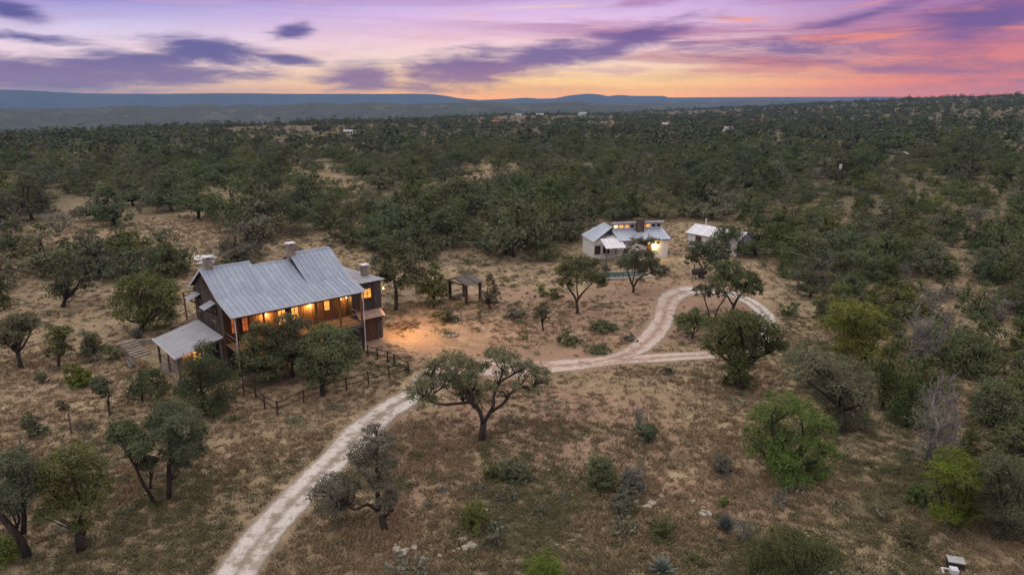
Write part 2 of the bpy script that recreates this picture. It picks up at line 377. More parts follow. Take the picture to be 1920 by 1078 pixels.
# ------------------------------------------------------------------ ground sheet
def build_ground():
    front = np.radians(np.linspace(-46, 46, 620)); rest = np.radians(np.linspace(46, 314, 110)[1:-1])
    az = np.concatenate([front, rest]); na = len(az)
    rr = np.concatenate([[0.01], np.geomspace(4, 40, 60), np.geomspace(40, 200, 130)[1:], np.geomspace(200, 10300, 175)[1:]]); nr = len(rr)
    A, R = np.meshgrid(az, rr); X = R*np.sin(A); Y = R*np.cos(A); Z = hz(X, Y)
    v = np.stack([X, Y, Z], -1).reshape(-1, 3)
    i, j = np.meshgrid(np.arange(nr-1), np.arange(na), indexing='ij'); j2 = (j+1) % na
    f = np.stack([i*na+j, i*na+j2, (i+1)*na+j2, (i+1)*na+j], -1).reshape(-1, 4)[:, ::-1]
    x, y = v[:, 0], v[:, 1]; px, py, dep = proj(x, y, v[:, 2]); r = np.hypot(x, y)
    ok = dep > 1
    def ell(cx, cy, a, b, k=1.0): return np.where(ok, np.clip(1.25-np.hypot((px-cx)/a, (py-cy)/b), 0, 1), 0)*k
    bare = np.zeros(len(v)); bare += .25*sstep(.45, .7, fbm(x/9, y/9, 21))
    for e in [(840,640,170,55,1.1),(1000,660,220,40,.9),(1150,600,230,90,.75),(1300,560,180,50,.9),(900,780,160,70,.75),(1050,850,200,120,.7),(760,900,160,120,.55),(1180,740,300,60,.45),(900,560,170,50,.6),(1300,900,200,120,.5),(1480,960,160,60,.6),(250,720,160,40,.4),(140,760,150,60,.35),(600,335,60,26,.4),(880,330,90,22,.3)]: bare += ell(*e)
    green = .35*sstep(.5, .75, fbm(x/14, y/14, 31))
    for e in [(290,690,60,16,.9),(1640,850,200,140,.6),(1700,940,260,90,.4),(560,900,120,60,.2),(250,970,220,80,.35),(1880,1000,150,120,.5),(960,980,140,90,.3),(1180,960,120,80,.3),(560,800,90,50,.25),(1500,640,140,120,.25)]: green += ell(*e)
    red = np.zeros(len(v))
    for e in [(800,860,110,80,.55),(1000,830,120,60,.55),(1080,790,80,40,.5),(860,960,110,70,.45),(360,870,90,30,.3),(1240,560,160,40,.2)]: red += ell(*e)
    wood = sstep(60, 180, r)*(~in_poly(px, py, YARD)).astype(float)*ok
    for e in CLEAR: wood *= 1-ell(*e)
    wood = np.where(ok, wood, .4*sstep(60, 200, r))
    far = sstep(350, 900, r)
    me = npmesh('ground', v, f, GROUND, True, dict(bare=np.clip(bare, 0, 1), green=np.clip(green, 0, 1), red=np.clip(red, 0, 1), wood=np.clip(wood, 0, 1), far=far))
    tag(link('ground', me), 'dry grass and bare reddish earth rolling out to the horizon', kind='structure')
build_ground()

def spline(pts, n):
    P = np.array(pts, float); P = np.vstack([2*P[0]-P[1], P, 2*P[-1]-P[-2]]); out = []
    for i in range(1, len(P)-2):
        for t in np.linspace(0, 1, n, endpoint=False):
            a, b, c, d = P[i-1], P[i], P[i+1], P[i+2]
            out.append(.5*((2*b)+(-a+c)*t+(2*a-5*b+4*c-d)*t*t+(-a+3*b-3*c+d)*t**3))
    out.append(P[-2]); return np.array(out)
ROADS = []
def road(name, label, pix, width, mat, lift):
    c = spline([gp(*p)[:2] for p in pix], 14); d = np.gradient(c, axis=0); d /= np.linalg.norm(d, axis=1)[:, None]; nrm = np.stack([-d[:, 1], d[:, 0]], 1)
    w = np.interp(np.linspace(0, 1, len(c)), np.linspace(0, 1, len(width)), width)*(.9+.3*fbm(c[:, 0]/3.5, c[:, 1]/3.5, 77, 2))
    s = np.linspace(-1, 1, 13); pts = c[:, None, :]+nrm[:, None, :]*(s[None, :, None]*w[:, None, None]/2)
    z = hz(pts[..., 0], pts[..., 1])+lift; v = np.concatenate([pts, z[..., None]], -1).reshape(-1, 3); n, m = len(c), len(s)
    i, j = np.meshgrid(np.arange(n-1), np.arange(m-1), indexing='ij'); f = np.stack([i*m+j, i*m+j+1, (i+1)*m+j+1, (i+1)*m+j], -1).reshape(-1, 4)[:, ::-1]
    endf = np.minimum(1, np.minimum(np.arange(n), np.arange(n)[::-1])/8.0)
    edge = ((1-np.abs(s))[None, :]*1.9*np.ones((n, 1))); edge = np.minimum(edge, endf[:, None]*1.0+.0); across = np.broadcast_to(s[None, :], (n, m))
    me = npmesh(name, v, f, mat, True, dict(edge=np.clip(edge, 0, 1).ravel(), across=across.ravel()))
    tag(link(name, me), label, kind='structure'); ROADS.append((c, w))
road('gravel_drive', 'pale limestone gravel drive rising from the lower edge to the house', [(330,1250),(440,1080),(505,990),(570,920),(640,850),(700,790),(755,752),(800,728)], [2.6,2.6,2.6,2.7,2.9,2.9,2.4], GRAVEL, .045)
road('dirt_road', 'pinkish dirt road running from the house yard to the right', [(790,728),(830,700),(900,690),(1000,690),(1080,684),(1150,676),(1230,672),(1300,668),(1352,664)], [3.4,4.0,4.6,3.6,3.0,2.6,2.2,2.0], DIRT, .05)
road('dirt_track', 'pale dirt track curving up to the white cottage', [(1080,686),(1150,672),(1195,655),(1225,628),(1243,600),(1250,575),(1262,556),(1295,545),(1340,547)], [1.8,2.4,2.8,2.8,2.7,2.8,3.6,4.0,2.6], DIRT, .062)
road('gravel_loop', 'pale gravel loop of the track behind the dark oak', [(1270,549),(1310,545),(1355,549),(1398,563),(1424,580),(1440,600),(1436,630),(1396,655),(1345,666)], [2.6,3.2,2.6,2.2,2.0,1.9,1.8,1.8], GRAVEL, .075)


# ------------------------------------------------------------------ far hills and haze
HILL = NT('hill_scrub'); _p = HILL.pos(); _n1 = HILL.noise(.006, 6, .7, _p); _n2 = HILL.noise(.03, 5, .75, _p)
_c = HILL.mix(HILL.sm(_n2, .35, .65), (.085, .090, .055), (.045, .052, .032)); _c = HILL.mix(HILL.sm(HILL.M('ADD', _n1, HILL.M('MULTIPLY', _n2, .4)), .72, .88), _c, (.14, .125, .085)); HILL.bsdf(_c, .97, .05); HILL = HILL.m
FARHILL = plain('far_scrub', (.060, .068, .050), (.046, .054, .040), .004, .97, .05, bump=0)
def hills(name, label, prof, D, thick, base, rough, seed, mat=None):
    """a range with a crest profile given by direction, real distance, front and back slopes"""
    px = np.arange(prof[0][0], prof[-1][0]+.1, 3.0); py = np.interp(px, [p[0] for p in prof], [p[1] for p in prof])
    az = np.arctan2((px-960)/F, CP+(539-py)/F*SP); el = np.array([math.atan2(pray(a, b)[2], math.hypot(*pray(a, b)[:2])) for a, b in zip(px, py)])
    rows = []; K = 26
    for k in range(K):
        t = k/(K-1); s = (t-.5)*2; prof_h = (1-abs(s)**1.25)
        r = D+s*thick*(1+.25*(fbm(az*9, t*3, seed)-.5))
        crest = CAMZ+D*np.tan(el); h = base+(crest-base)*prof_h
        h = h+rough*(crest-base)*(fbm(az*60, np.full_like(az, t*5), seed+3)-.5)*(1-prof_h**6)
        rows.append(np.stack([r*np.sin(az), r*np.cos(az), h], -1))
    v = np.array(rows); n = v.shape[1]; i, j = np.meshgrid(np.arange(K-1), np.arange(n-1), indexing='ij')
    f = np.stack([i*n+j, i*n+j+1, (i+1)*n+j+1, (i+1)*n+j], -1).reshape(-1, 4)
    tag(link(name, npmesh(name, v.reshape(-1, 3), f, mat or HILL, True)), label, kind='structure')
hills('mesa_ridge', 'long flat-topped blue ridge on the left horizon', [(-260,170),(0,168),(50,169),(90,172),(160,175),(300,176),(430,174.5),(560,176),(700,176),(770,176),(815,177),(835,180),(860,184),(905,188.5),(960,193)], 8700, 600, -60, .35, 1, FARHILL)
hills('mountains', 'blue mountains standing against the orange glow', [(820,192),(880,188),(920,187),(960,185),(985,183),(1010,185),(1040,184.5),(1062,180),(1085,177),(1105,175.5),(1125,177),(1140,181),(1152,179),(1165,178),(1182,180),(1246,180),(1252,183),(1320,182.5),(1450,182),(1560,182),(1640,181.5),(1760,183),(2100,184)], 9000, 450, -60, .3, 2, FARHILL)
hills('rolling_hills', 'wooded rolling hills beyond the valley', [(-300,206),(0,204),(150,203),(215,199),(262,197),(300,201),(345,197),(392,193),(425,199),(458,195),(500,198),(560,194),(590,191.5),(640,195),(690,191.5),(760,195),(830,193),(905,190),(960,194),(1040,192),(1080,190.5),(1130,195),(1200,197),(1300,198)], 3000, 520, -66, .6, 3)
hills('low_hills', 'low dark hills below the blue mountains', [(880,197),(1000,193),(1100,194),(1230,192),(1290,189),(1340,190),(1420,187.5),(1500,189),(1600,188),(1750,189),(2000,190)], 4800, 500, -66, .4, 4)

def haze():
    t = NT('haze_air'); q = t.n('ShaderNodeVolumePrincipled'); q.inputs['Color'].default_value = (.27, .45, .76, 1); q.inputs['Density'].default_value = HAZE_D; q.inputs['Anisotropy'].default_value = 0.0
    t.L.new(q.outputs[0], t.out.inputs['Volume'])
    try: t.m.cycles.homogeneous_volume = True
    except Exception: pass
    o = MB().box(-10400, 10400, -10400, 10400, -150, 172).obj('haze', t.m); tag(o, 'thin blue evening haze over the land', kind='stuff')
HAZE_D = 1.15e-4
haze()

# ------------------------------------------------------------------ vegetation
def unit(a): return a/np.maximum(np.linalg.norm(a, axis=-1, keepdims=True), 1e-9)
def leaves(lobes, n, size, seed, up=.5, clump=.30, flat=1.0, per=26, shell=.55, dome=.35):
    """n leaf faces gathered in clumps through the crown's lobes; lobes are (x,y,z,rx,ry,rz)"""
    g = np.random.default_rng(seed); lo = np.array(lobes, float); vol = (lo[:, 3]*lo[:, 4]*lo[:, 5])**(2/3); vol /= vol.sum()
    nc = max(len(lo)*3, n//per); li = g.choice(len(lo), nc, p=vol); d = unit(g.normal(size=(nc, 3))); d[:, 2] = np.where(d[:, 2] < -.6, -d[:, 2]*.6, d[:, 2])
    rr = shell+(1-shell)*g.random(nc)**.6; cc = lo[li, :3]+d*rr[:, None]*lo[li, 3:]
    crad = (lo[li, 3:].mean(1)*clump)*g.uniform(.6, 1.35, nc)
    w = g.uniform(.4, 1.6, nc); ci = g.choice(nc, n, p=w/w.sum())
    p = cc[ci]+np.clip(g.normal(size=(n, 3)), -1.7, 1.7)*crad[ci][:, None]*np.array([.62, .62, .62*flat])
    cen = np.array([lo[:, 0].mean(), lo[:, 1].mean(), lo[:, 2].min()*.6]); out = unit(unit(p-lo[li[ci], :3])*(1-dome)+unit(p-cen)*dome); nm = unit(out*.8+np.array([0, 0, up])+g.normal(size=(n, 3))*.55)
    a = unit(np.cross(nm, g.normal(size=(n, 3)))); b = np.cross(nm, a); s = size*g.uniform(.55, 1.3, n)[:, None]
    v = np.stack([p-a*s*.62, p+b*s*.36+nm*s*.06, p+a*s*.62, p-b*s*.36+nm*s*.06], 1).reshape(-1, 3)
    return v, np.arange(4*n).reshape(-1, 4)
def limb(mb, a, b, r0, r1, g, bend=.12, n=5, sides=5):
    a = np.array(a, float); b = np.array(b, float); L = np.linalg.norm(b-a); o = g.normal(size=3)*bend*L; o[2] = abs(o[2])*.4
    pts = [a+(b-a)*t+o*math.sin(math.pi*t)+g.normal(size=3)*L*.022*(0 < t < 1) for t in np.linspace(0, 1, n)]
    mb.tube(pts, list(np.linspace(r0, r1, n)), sides); return pts
def oak_form(h, w, g, lean=0.0, low=.28, n=8, spread=.62, flat=.19):
    lobes = []; a0 = g.random()*6.28
    for k in range(n):
        a = a0+k*2.4+g.normal()*.25; q = spread*w*(.45+.6*g.random()) if k < n-2 else .22*w*g.random()
        z = h*(low+(.30 if low > .06 else .17)+.30*g.random()) if k < n-2 else h*(.80+.05*g.random()); s = g.uniform(.8, 1.25)
        lobes.append((lean+q*math.cos(a), q*math.sin(a), z, .40*w*s, .40*w*s, h*flat*s))
    zt = max(l[2]+l[5] for l in lobes); return [(l[0], l[1], l[2]*h*.97/zt, l[3], l[4], l[5]*h*.97/zt) for l in lobes]
def oak_wood(mb, lobes, h, g, r, fork=.22, sides=6, twigs=2):
    c = np.mean([l[:3] for l in lobes], axis=0); f = np.array([c[0]*.35+g.normal()*.03*h, c[1]*.35, h*fork])
    mb.tube([(0, 0, -.25), (0, 0, .05), (f[0]*.45, f[1]*.45, h*fork*.5), tuple(f)], [r*1.5, r*1.15, r*.95, r*.9], sides+1)
    for l in lobes:
        e = np.array(l[:3])-np.array([0, 0, l[5]*.25]); pts = limb(mb, f, e, r*.62, r*.16, g, .11, 6, sides)
        for _ in range(twigs):
            q = pts[3+int(g.integers(2))]; d = unit(g.normal(size=3)); d[2] = abs(d[2])*.6
            limb(mb, q, np.array(l[:3])+d*np.array(l[3:])*.75, r*.26, r*.06, g, .10, 4, 4)
def cone_form(h, w, g):
    lo = []
    for k in range(7):
        t = k/6; R = w*(1-.62*t)*(.85+.3*g.random()); a = g.random()*6.28; q = w*.28*(1-t)
        lo.append((q*math.cos(a), q*math.sin(a), h*(.13+.73*t), R*.72, R*.72, h*.17))
    return lo
def bush_form(h, w, g, n=6):
    lo = []
    for k in range(n):
        a = k*2.4+g.random(); q = w*.5*g.random()**.5 if k else 0
        lo.append((q*math.cos(a), q*math.sin(a), h*(.24+.32*g.random()), w*g.uniform(.40, .56), w*g.uniform(.40, .56), h*g.uniform(.30, .40)))
    for k in range(4): a = k*1.57+g.random(); lo.append((w*.5*math.cos(a), w*.5*math.sin(a), h*.16, w*.46, w*.46, h*.20))
    return lo
def dead_wood(h, w, g, twigs=150):
    mb = MB(); ends = []
    for k in range(7):
        a = k*.9+g.random(); e = (w*.75*math.cos(a)*g.uniform(.5, 1), w*.75*math.sin(a)*g.uniform(.5, 1), h*g.uniform(.55, .95))
        ends.append(limb(mb, (0, 0, -.1), e, .035*h*.5, .012*h*.5, g, .15, 6, 5))
    for k in range(twigs):
        p = ends[int(g.integers(len(ends)))]; q = p[1+int(g.integers(len(p)-1))]; d = unit(g.normal(size=3)); d[2] = abs(d[2])*.8
        limb(mb, q, q+d*np.array([w*.45, w*.45, h*.32])*g.uniform(.4, 1), .008*h*.5, .003*h*.5, g, .18, 4, 3)
    return mb
LEAF = dict(O=L_OAK, o=L_OAKL, J=L_JUN, B=L_GRN, Y=L_OLV, G=L_GRY, S=L_OAK, V=L_GRN, T=L_OLV)
TAKEN = []
def veg(kind, bx, by, ty, wpx, label, name=None, cat=None, seed=0, lobes_px=None, group=None, dens=1.0, fork=None, top=None, yoff=0.0, wood_px=None, trunk_r=None):
    """one plant whose foot stands where the ray through (bx,by) meets the ground; ty its top, wpx its width, in photo pixels"""
    b = gp(bx, by)
    g = np.random.default_rng(1000+int(bx)*7+int(by)*13+seed); dep = proj(*b)[2]
    h = max(.35, at_plane(bx, ty, b[1])[2]-b[2]); w = wpx/F*dep/2
    TAKEN.append((b[0], b[1], max(w, .8)))
    area = wpx*max(10, (by-ty))*.284; px_m = dep/683.0
    n = int(np.clip(area*2.7*dens, 350, 21000)); size = max(.06, 1.65*px_m)
    names = dict(O='live_oak', o='live_oak', J='juniper', B='tree', Y='mesquite_tree', G='sage_bush', S='shrub', V='shrub', T='shrub', D='dead_tree', P='prickly_pear', A='agave')
    name = name or names[kind]; cat = cat or dict(live_oak='tree', juniper='tree', tree='tree', mesquite_tree='tree', sage_bush='bush', shrub='bush', dead_tree='tree', prickly_pear='cactus', agave='agave').get(name, 'plant')
    t = thing(name, label, cat, tuple(b), 0, group)
    if kind == 'D':
        dead_wood(h, w, g, int(min(420, 130+area*.10))).obj('trunk', GREYW, t)
        lo = bush_form(h*.9, w*.9, g, 7); v, f = leaves(lo, n//4, size*.9, int(g.integers(1e6)), .3, .3); link('crown', npmesh('crown', v, f, L_GRY), t); return t
    if kind == 'P': tag(link('pads', npmesh('pads', *pear_clump(w, h, g, int(np.clip(area/14, 14, 90)), max(.26, 3.6*px_m)), PEAR), t), kind='stuff'); return t
    if kind == 'A': tag(agave_clump(w, h, g, 34).obj('leaves', AGAVE, t), kind='stuff'); return t
    if lobes_px:
        lo = []
        for (x, y, rx, ry) in lobes_px:
            dy = g.uniform(-.5, .5)*w*.8+yoff; q = at_plane(x, y, b[1]+dy); d2 = proj(*q)[2]/F
            lo.append((q[0]-b[0], dy, q[2]-b[2], rx*d2, rx*d2*.95, ry*d2*1.02))
    elif kind in 'OoBY': lo = oak_form(h, w, g, 0, (.02 if by < 600 else .22) if kind != 'B' else .08, 10, .62, .23)
    elif kind == 'J': lo = cone_form(h, w, g)
    else: lo = bush_form(h, w, g)
    mb = MB(); r = trunk_r or np.clip(.028*h+.012*w, .05, .32)
    if kind in 'OoBY':
        if wood_px:
            for path, r0, r1 in wood_px:
                pts = [np.append(at_plane(x, y, b[1])[[0, 2]], 0) for x, y in path]; k = len(pts)
                dd = np.cumsum(g.normal(size=k)*.22); dd[0] = 0
                pts = [(p[0]-b[0], dd[i]*min(1, i/2), p[1]-b[2]) for i, p in enumerate(pts)]
                mb.tube(spline(pts, 3), list(np.linspace(r0, r1, (k-1)*3+1)), 7)
            for l in lo:
                starts = [np.array(p) for p in mb.v[::21]]; e = np.array(l[:3]); st = min(starts, key=lambda p: np.linalg.norm(p-e+np.array([0, 0, .8])))
                for _ in range(4):
                    d = unit(g.normal(size=3)); d[2] = abs(d[2])*.5; limb(mb, st, e+d*np.array(l[3:])*.7, r*.22, r*.05, g, .12, 4, 4)
        else: oak_wood(mb, lo, h, g, r, fork or (.26 if kind != 'B' and by > 600 else .14))
    elif kind == 'J':
        mb.tube([(0, 0, -.2), (0, 0, h*.5), (0, 0, h*.85)], [r, r*.6, r*.15], 6)
        for l in lo[:5]: limb(mb, (0, 0, l[2]*.6), l[:3], r*.4, r*.1, g, .1, 4, 4)
    else:
        for l in lo: limb(mb, (0, 0, -.1), l[:3], r*.5, r*.12, g, .12, 4, 4)
    mb.obj('trunk', BARK, t, True)
    up, cl, sh = dict(J=(.25, .30, .45)).get(kind, (.55, .30, .5))
    v, f = leaves(lo, n, size*(.85 if kind == 'J' else 1), int(g.integers(1e6)), up, cl, 1.0 if kind == 'J' else .8, 24, sh)
    link('crown', npmesh('crown', v, f, LEAF[kind]), t); return t
def pear_clump(w, h, g, n, s):
    V = []; Fc = []; k = 8
    for _ in range(n):
        a = g.random()*6.28; q = w*.85*math.sqrt(g.random()); p = np.array([q*math.cos(a), q*math.sin(a), h*g.uniform(.12, .8)*(1-.5*q/w)])
        nm = unit(np.array([g.normal(), g.normal(), .35*g.normal()+.15])); u = unit(np.cross(nm, [0, 0, 1.0])); v = np.cross(u, nm); q2 = s*g.uniform(.6, 1.15)
        b = len(V)
        for sgn in (-1, 1):
            for i in range(k):
                c = 2*math.pi*i/k; V.append(p+u*math.cos(c)*q2*.36+v*(math.sin(c)*q2*.5)+nm*sgn*q2*.06)
        for i in range(k): j = (i+1) % k; Fc.append((b+i, b+j, b+k+j, b+k+i))
        for o in (0, k):
            Fc += [(b+o, b+o+1, b+o+2, b+o+3), (b+o, b+o+3, b+o+4, b+o+7), (b+o+4, b+o+5, b+o+6, b+o+7)]
    return np.array(V), np.array(Fc)
def agave_clump(w, h, g, n):
    mb = MB()
    for k in range(n):
        a = k*2.4; t = k/n; e = math.radians(12+68*t); L = w*(1.0-.25*t)*g.uniform(.85, 1.1); d = np.array([math.cos(a)*math.cos(e), math.sin(a)*math.cos(e), math.sin(e)*h/w*1.1]); s = np.array([-math.sin(a), math.cos(a), 0])*w*.085
        m = d*L*.5; up = np.array([0, 0, .05*w])
        mb.add([-s*.8, s*.8, m-s+up, m+s+up, d*L, m-up*1.2], [(0, 1, 3, 2), (2, 3, 4), (0, 2, 5), (1, 5, 3), (2, 4, 5), (3, 5, 4)])
    return mb

# --- the trees one knows by their place
veg('o', 903, 826, 652, 270, 'spreading live oak with forked trunk standing alone beside the gravel drive',
    lobes_px=[(784,736,25,18),(806,751,21,9),(802,712,23,16),(822,690,27,17),(846,674,30,16),(868,686,25,20),(838,712,23,12),(880,712,27,20),(893,742,18,15),(858,730,23,10),(902,688,18,15),(934,666,27,15),(958,676,27,16),(984,692,27,16),(1012,700,23,16),(1018,718,18,12),(1000,734,14,11),(940,698,16,12),(966,722,16,9),(926,728,10,11)],
    wood_px=[([(903,829),(904,815),(906,800),(906,788)],.27,.20),([(906,792),(898,772),(884,757),(858,761),(826,760),(800,754)],.15,.05),([(890,764),(876,744),(868,722),(846,700)],.11,.045),([(884,757),(885,735),(893,712)],.12,.05),([(906,792),(916,776),(925,757),(926,742),(936,716),(945,690)],.15,.05),([(918,774),(944,752),(966,724),(994,720),(1008,722)],.11,.04),([(936,716),(965,700),(985,690)],.08,.04)], dens=.95, trunk_r=.22)
veg('o', 722, 992, 796, 170, 'slender leaning oak overlapping the gravel drive in the foreground',
    lobes_px=[(700,812,20,17),(690,840,34,18),(722,830,24,18),(668,858,22,12),(700,872,36,20),(730,868,20,18),(715,905,28,20),(736,930,16,22),(720,945,20,14),(626,905,32,16),(606,925,28,20),(640,935,28,20),(620,952,28,12),(662,912,16,12)],
    wood_px=[([(722,993),(716,975),(708,955),(704,925),(702,890),(700,850),(702,820)],.20,.05),([(708,957),(690,944),(668,944),(648,938),(622,925)],.11,.04),([(702,900),(722,868)],.06,.03),([(703,915),(685,890)],.06,.03)], dens=.75, trunk_r=.2)
veg('O', 291, 946, 782, 110, 'small leaning oak, the left of a pair below the house',
    lobes_px=[(230,806,26,14),(216,822,16,10),(250,822,26,16),(262,842,22,14),(276,868,18,14),(250,850,16,10)], wood_px=[([(291,946),(284,920),(274,895),(262,868),(252,842),(240,820)],.12,.04),([(282,915),(282,890),(278,868)],.07,.03)], trunk_r=.12)
veg('O', 317, 935, 745, 130, 'upright oak, the right of a pair below the house',
    lobes_px=[(318,768,30,18),(298,792,26,20),(345,790,34,22),(372,812,20,16),(312,820,30,20),(350,838,32,20),(322,850,26,16),(372,846,18,14),(340,868,20,10)], wood_px=[([(317,936),(318,900),(320,870),(326,835),(322,790),(320,765)],.16,.05),([(320,870),(338,838),(356,812)],.08,.03)], dens=1.1, trunk_r=.16)
veg('O', 150, 1032, 830, 165, 'dark rounded oak near the lower left corner, right of its neighbour',
    lobes_px=[(140,850,36,18),(110,872,34,22),(168,875,32,24),(90,905,30,24),(140,905,40,26),(186,910,26,24),(110,945,36,24),(160,945,34,24),(84,965,20,16),(150,985,22,10)], wood_px=[([(150,1034),(149,1005),(148,975),(146,940),(140,890)],.26,.08),([(148,975),(120,940),(100,910)],.10,.04),([(148,965),(172,930),(180,905)],.10,.04)], dens=1.0, trunk_r=.25)
veg('O', 52, 1044, 838, 125, 'forked dark oak at the lower left edge of the view',
    lobes_px=[(24,860,34,20),(0,890,36,26),(50,890,34,26),(30,920,36,22),(66,915,22,24),(-10,935,30,22),(20,950,24,12)], wood_px=[([(52,1046),(46,1010),(36,985),(18,965),(2,950),(-12,935)],.22,.10),([(44,1000),(40,970),(36,935),(34,900)],.14,.05)], dens=1.0, trunk_r=.22)
veg('V', 6, 1050, 985, 90, 'green bush cut by the left edge below the forked oak')
veg('J', 384, 778, 640, 128, 'tall rich green juniper in front of the low side cabin', lobes_px=[(386,655,20,16),(376,680,28,20),(400,690,30,22),(360,705,30,20),(425,712,24,24),(385,725,40,22),(345,735,26,20),(420,745,26,22),(365,755,36,16),(400,765,34,12)], dens=1.3)
veg('J', 268, 752, 690, 84, 'squat juniper bush left of the side cabin', lobes_px=[(258,712,22,16),(285,705,22,14),(250,735,22,14),(285,735,28,18),(305,722,16,14)], dens=1.2)
veg('O', 488, 716, 598, 100, 'dark oak against the left end of the house porch', lobes_px=[(490,618,24,16),(470,640,24,18),(510,640,24,20),(480,668,34,20),(515,672,26,20),(470,695,24,14),(505,700,28,12)], dens=1.2)
veg('O', 548, 708, 582, 100, 'dark oak in front of the middle of the porch', lobes_px=[(540,600,22,14),(562,612,24,16),(530,628,24,16),(552,645,32,18),(585,640,22,18),(540,672,30,18),(575,672,24,18)], dens=1.1)
veg('O', 605, 742, 600, 135, 'broad oak in front of the porch, nearest the gravel drive', lobes_px=[(610,622,28,14),(640,632,28,18),(592,650,28,20),(628,658,34,20),(660,655,20,18),(580,685,26,22),(612,690,30,24),(645,682,24,16),(595,715,24,14)], dens=1.2)
veg('B', 262, 622, 510, 138, 'bright green broad tree left of the house gable', lobes_px=[(240,535,28,18),(275,528,30,16),(305,540,28,18),(222,560,20,18),(255,562,36,22),(300,570,34,22),(325,560,16,20),(240,590,30,16),(285,595,34,16),(318,592,18,16)], dens=1.25)
veg('O', 207, 778, 700, 38, 'small round oak on a thin bent trunk left of the squat juniper', lobes_px=[(185,715,13,11),(196,722,12,12),(182,732,13,10),(198,738,10,8)], wood_px=[([(207,778),(200,762),(194,745),(190,728)],.09,.04)], trunk_r=.08)
veg('V', 148, 724, 672, 66, 'rounded dark green shrub on the dry slope left of the house')
veg('V', 80, 718, 692, 26, 'little shrub left of the rounded dark shrub')
veg('T', 66, 818, 764, 50, 'yellowish green shrub on the slope above the forked oak')
veg('O', 110, 690, 604, 56, 'slim dark oak beside the dry slope at far left', lobes_px=[(100,620,16,12),(120,622,16,12),(112,640,22,16),(102,660,14,14),(122,656,14,12)], trunk_r=.12)
veg('T', 174, 664, 612, 44, 'thin olive shrub between the slim oak and the house')
veg('V', 217, 674, 642, 38, 'small dark shrub beside the stone steps')
veg('Y', 40, 690, 578, 100, 'greyish olive mesquite at the left edge of the view')
veg('O', 118, 576, 470, 100, 'dark oak with two crowns left of the bright green tree', lobes_px=[(120,488,24,14),(100,512,22,20),(130,515,24,20),(110,545,24,20),(160,498,14,18),(165,530,12,18)], trunk_r=.22)
veg('J', 8, 580, 518, 50, 'dark juniper cut by the left edge at mid height')
veg('O', 215, 424, 342, 82, 'round dark oak alone in the pasture')
veg('O', 60, 412, 316, 86, 'tall dark oak in the pasture near the left edge')
veg('O', 322, 396, 310, 130, 'broad dark oak in the middle of the pasture')
veg('D', 112, 436, 386, 78, 'grey leafless tree beside the pasture')
veg('O', 28, 482, 405, 90, 'dark oak cut by the left edge beside the pasture')
veg('O', 244, 478, 430, 92, 'low dark oak beside the grazing cattle')
veg('O', 248, 522, 462, 110, 'dark oak above the bright green tree')
veg('O', 318, 522, 455, 80, 'dark oak between the bright tree and the white boulders')
veg('O', 490, 432, 330, 150, 'big dark oak beyond the left chimney')
veg('Y', 470, 478, 415, 80, 'olive mesquite behind the left chimney')
veg('J', 402, 418, 402, 18, 'small dark round juniper in the pasture')
veg('O', 742, 582, 450, 108, 'tall oak with visible limbs right of the house wing', lobes_px=[(740,470,30,18),(770,480,28,20),(715,490,20,18),(745,502,36,20),(782,512,22,20),(722,522,22,16),(765,532,26,14)], wood_px=[([(743,584),(742,560),(741,545),(736,525),(724,508)],.24,.08),([(741,548),(752,525),(764,505),(770,488)],.14,.05)], trunk_r=.22)
veg('O', 815, 566, 486, 66, 'round oak left of the wooden shelter')
veg('T', 812, 578, 558, 34, 'low dark shrub below the wooden shelter')
veg('T', 835, 604, 572, 60, 'pale scrubby bush below the wooden shelter')
veg('Y', 918, 580, 508, 44, 'thin mesquite right of the wooden shelter')
veg('O', 1083, 588, 474, 106, 'oak with bare forked trunk at the left of the pool', lobes_px=[(1075,490,26,12),(1105,495,26,14),(1055,510,20,14),(1085,515,32,14),(1120,520,22,14),(1060,530,16,8),(1130,536,10,12)], wood_px=[([(1083,590),(1082,575),(1080,562),(1068,545),(1060,530)],.20,.06),([(1081,566),(1092,550),(1104,538),(1116,526)],.13,.05),([(1084,560),(1082,540),(1084,520)],.09,.04)], trunk_r=.2)
veg('O', 1187, 548, 444, 92, 'oak with V-shaped trunk in front of the pool and cottage', lobes_px=[(1195,455,18,10),(1222,452,14,9),(1180,478,20,12),(1205,482,26,14),(1170,495,16,12),(1190,500,26,14),(1225,498,20,14),(1235,514,16,8)], wood_px=[([(1187,548),(1187,538),(1180,520),(1176,505)],.16,.06),([(1187,540),(1196,524),(1208,512),(1222,508)],.14,.05),([(1186,530),(1190,510),(1188,490)],.08,.04)], trunk_r=.16)
veg('G', 1245, 514, 492, 34, 'round silvery sage bush beside the V-shaped oak')
veg('G', 1136, 512, 490, 24, 'small silvery bush left of the pool')
veg('V', 1015, 556, 526, 30, 'bright round shrub in the yard left of the forked oak')
veg('Y', 1018, 620, 562, 40, 'thin yellowish sapling in the bare yard')
veg('S', 1132, 622, 590, 66, 'spreading green shrub in the yard beside the curving track')
veg('S', 1064, 646, 622, 56, 'grey green low shrub left of the curving track')
veg('S', 1118, 660, 640, 60, 'low shrub touching the dirt road')
veg('G', 1180, 640, 622, 36, 'sparse pale shrub inside the bend of the track')
veg('S', 1040, 560, 540, 40, 'low scrub beneath the forked oak')
veg('G', 965, 596, 570, 50, 'grey scrub in the yard right of the wooden shelter')
veg('O', 1316, 520, 440, 82, 'oak in front of the shed beside the black smoker', lobes_px=[(1305,462,20,12),(1335,465,22,14),(1320,482,28,14),(1350,480,20,14),(1295,488,14,8)], wood_px=[([(1317,521),(1317,508),(1312,496),(1306,482)],.16,.05),([(1317,510),(1325,498),(1336,486)],.11,.04)], trunk_r=.16)
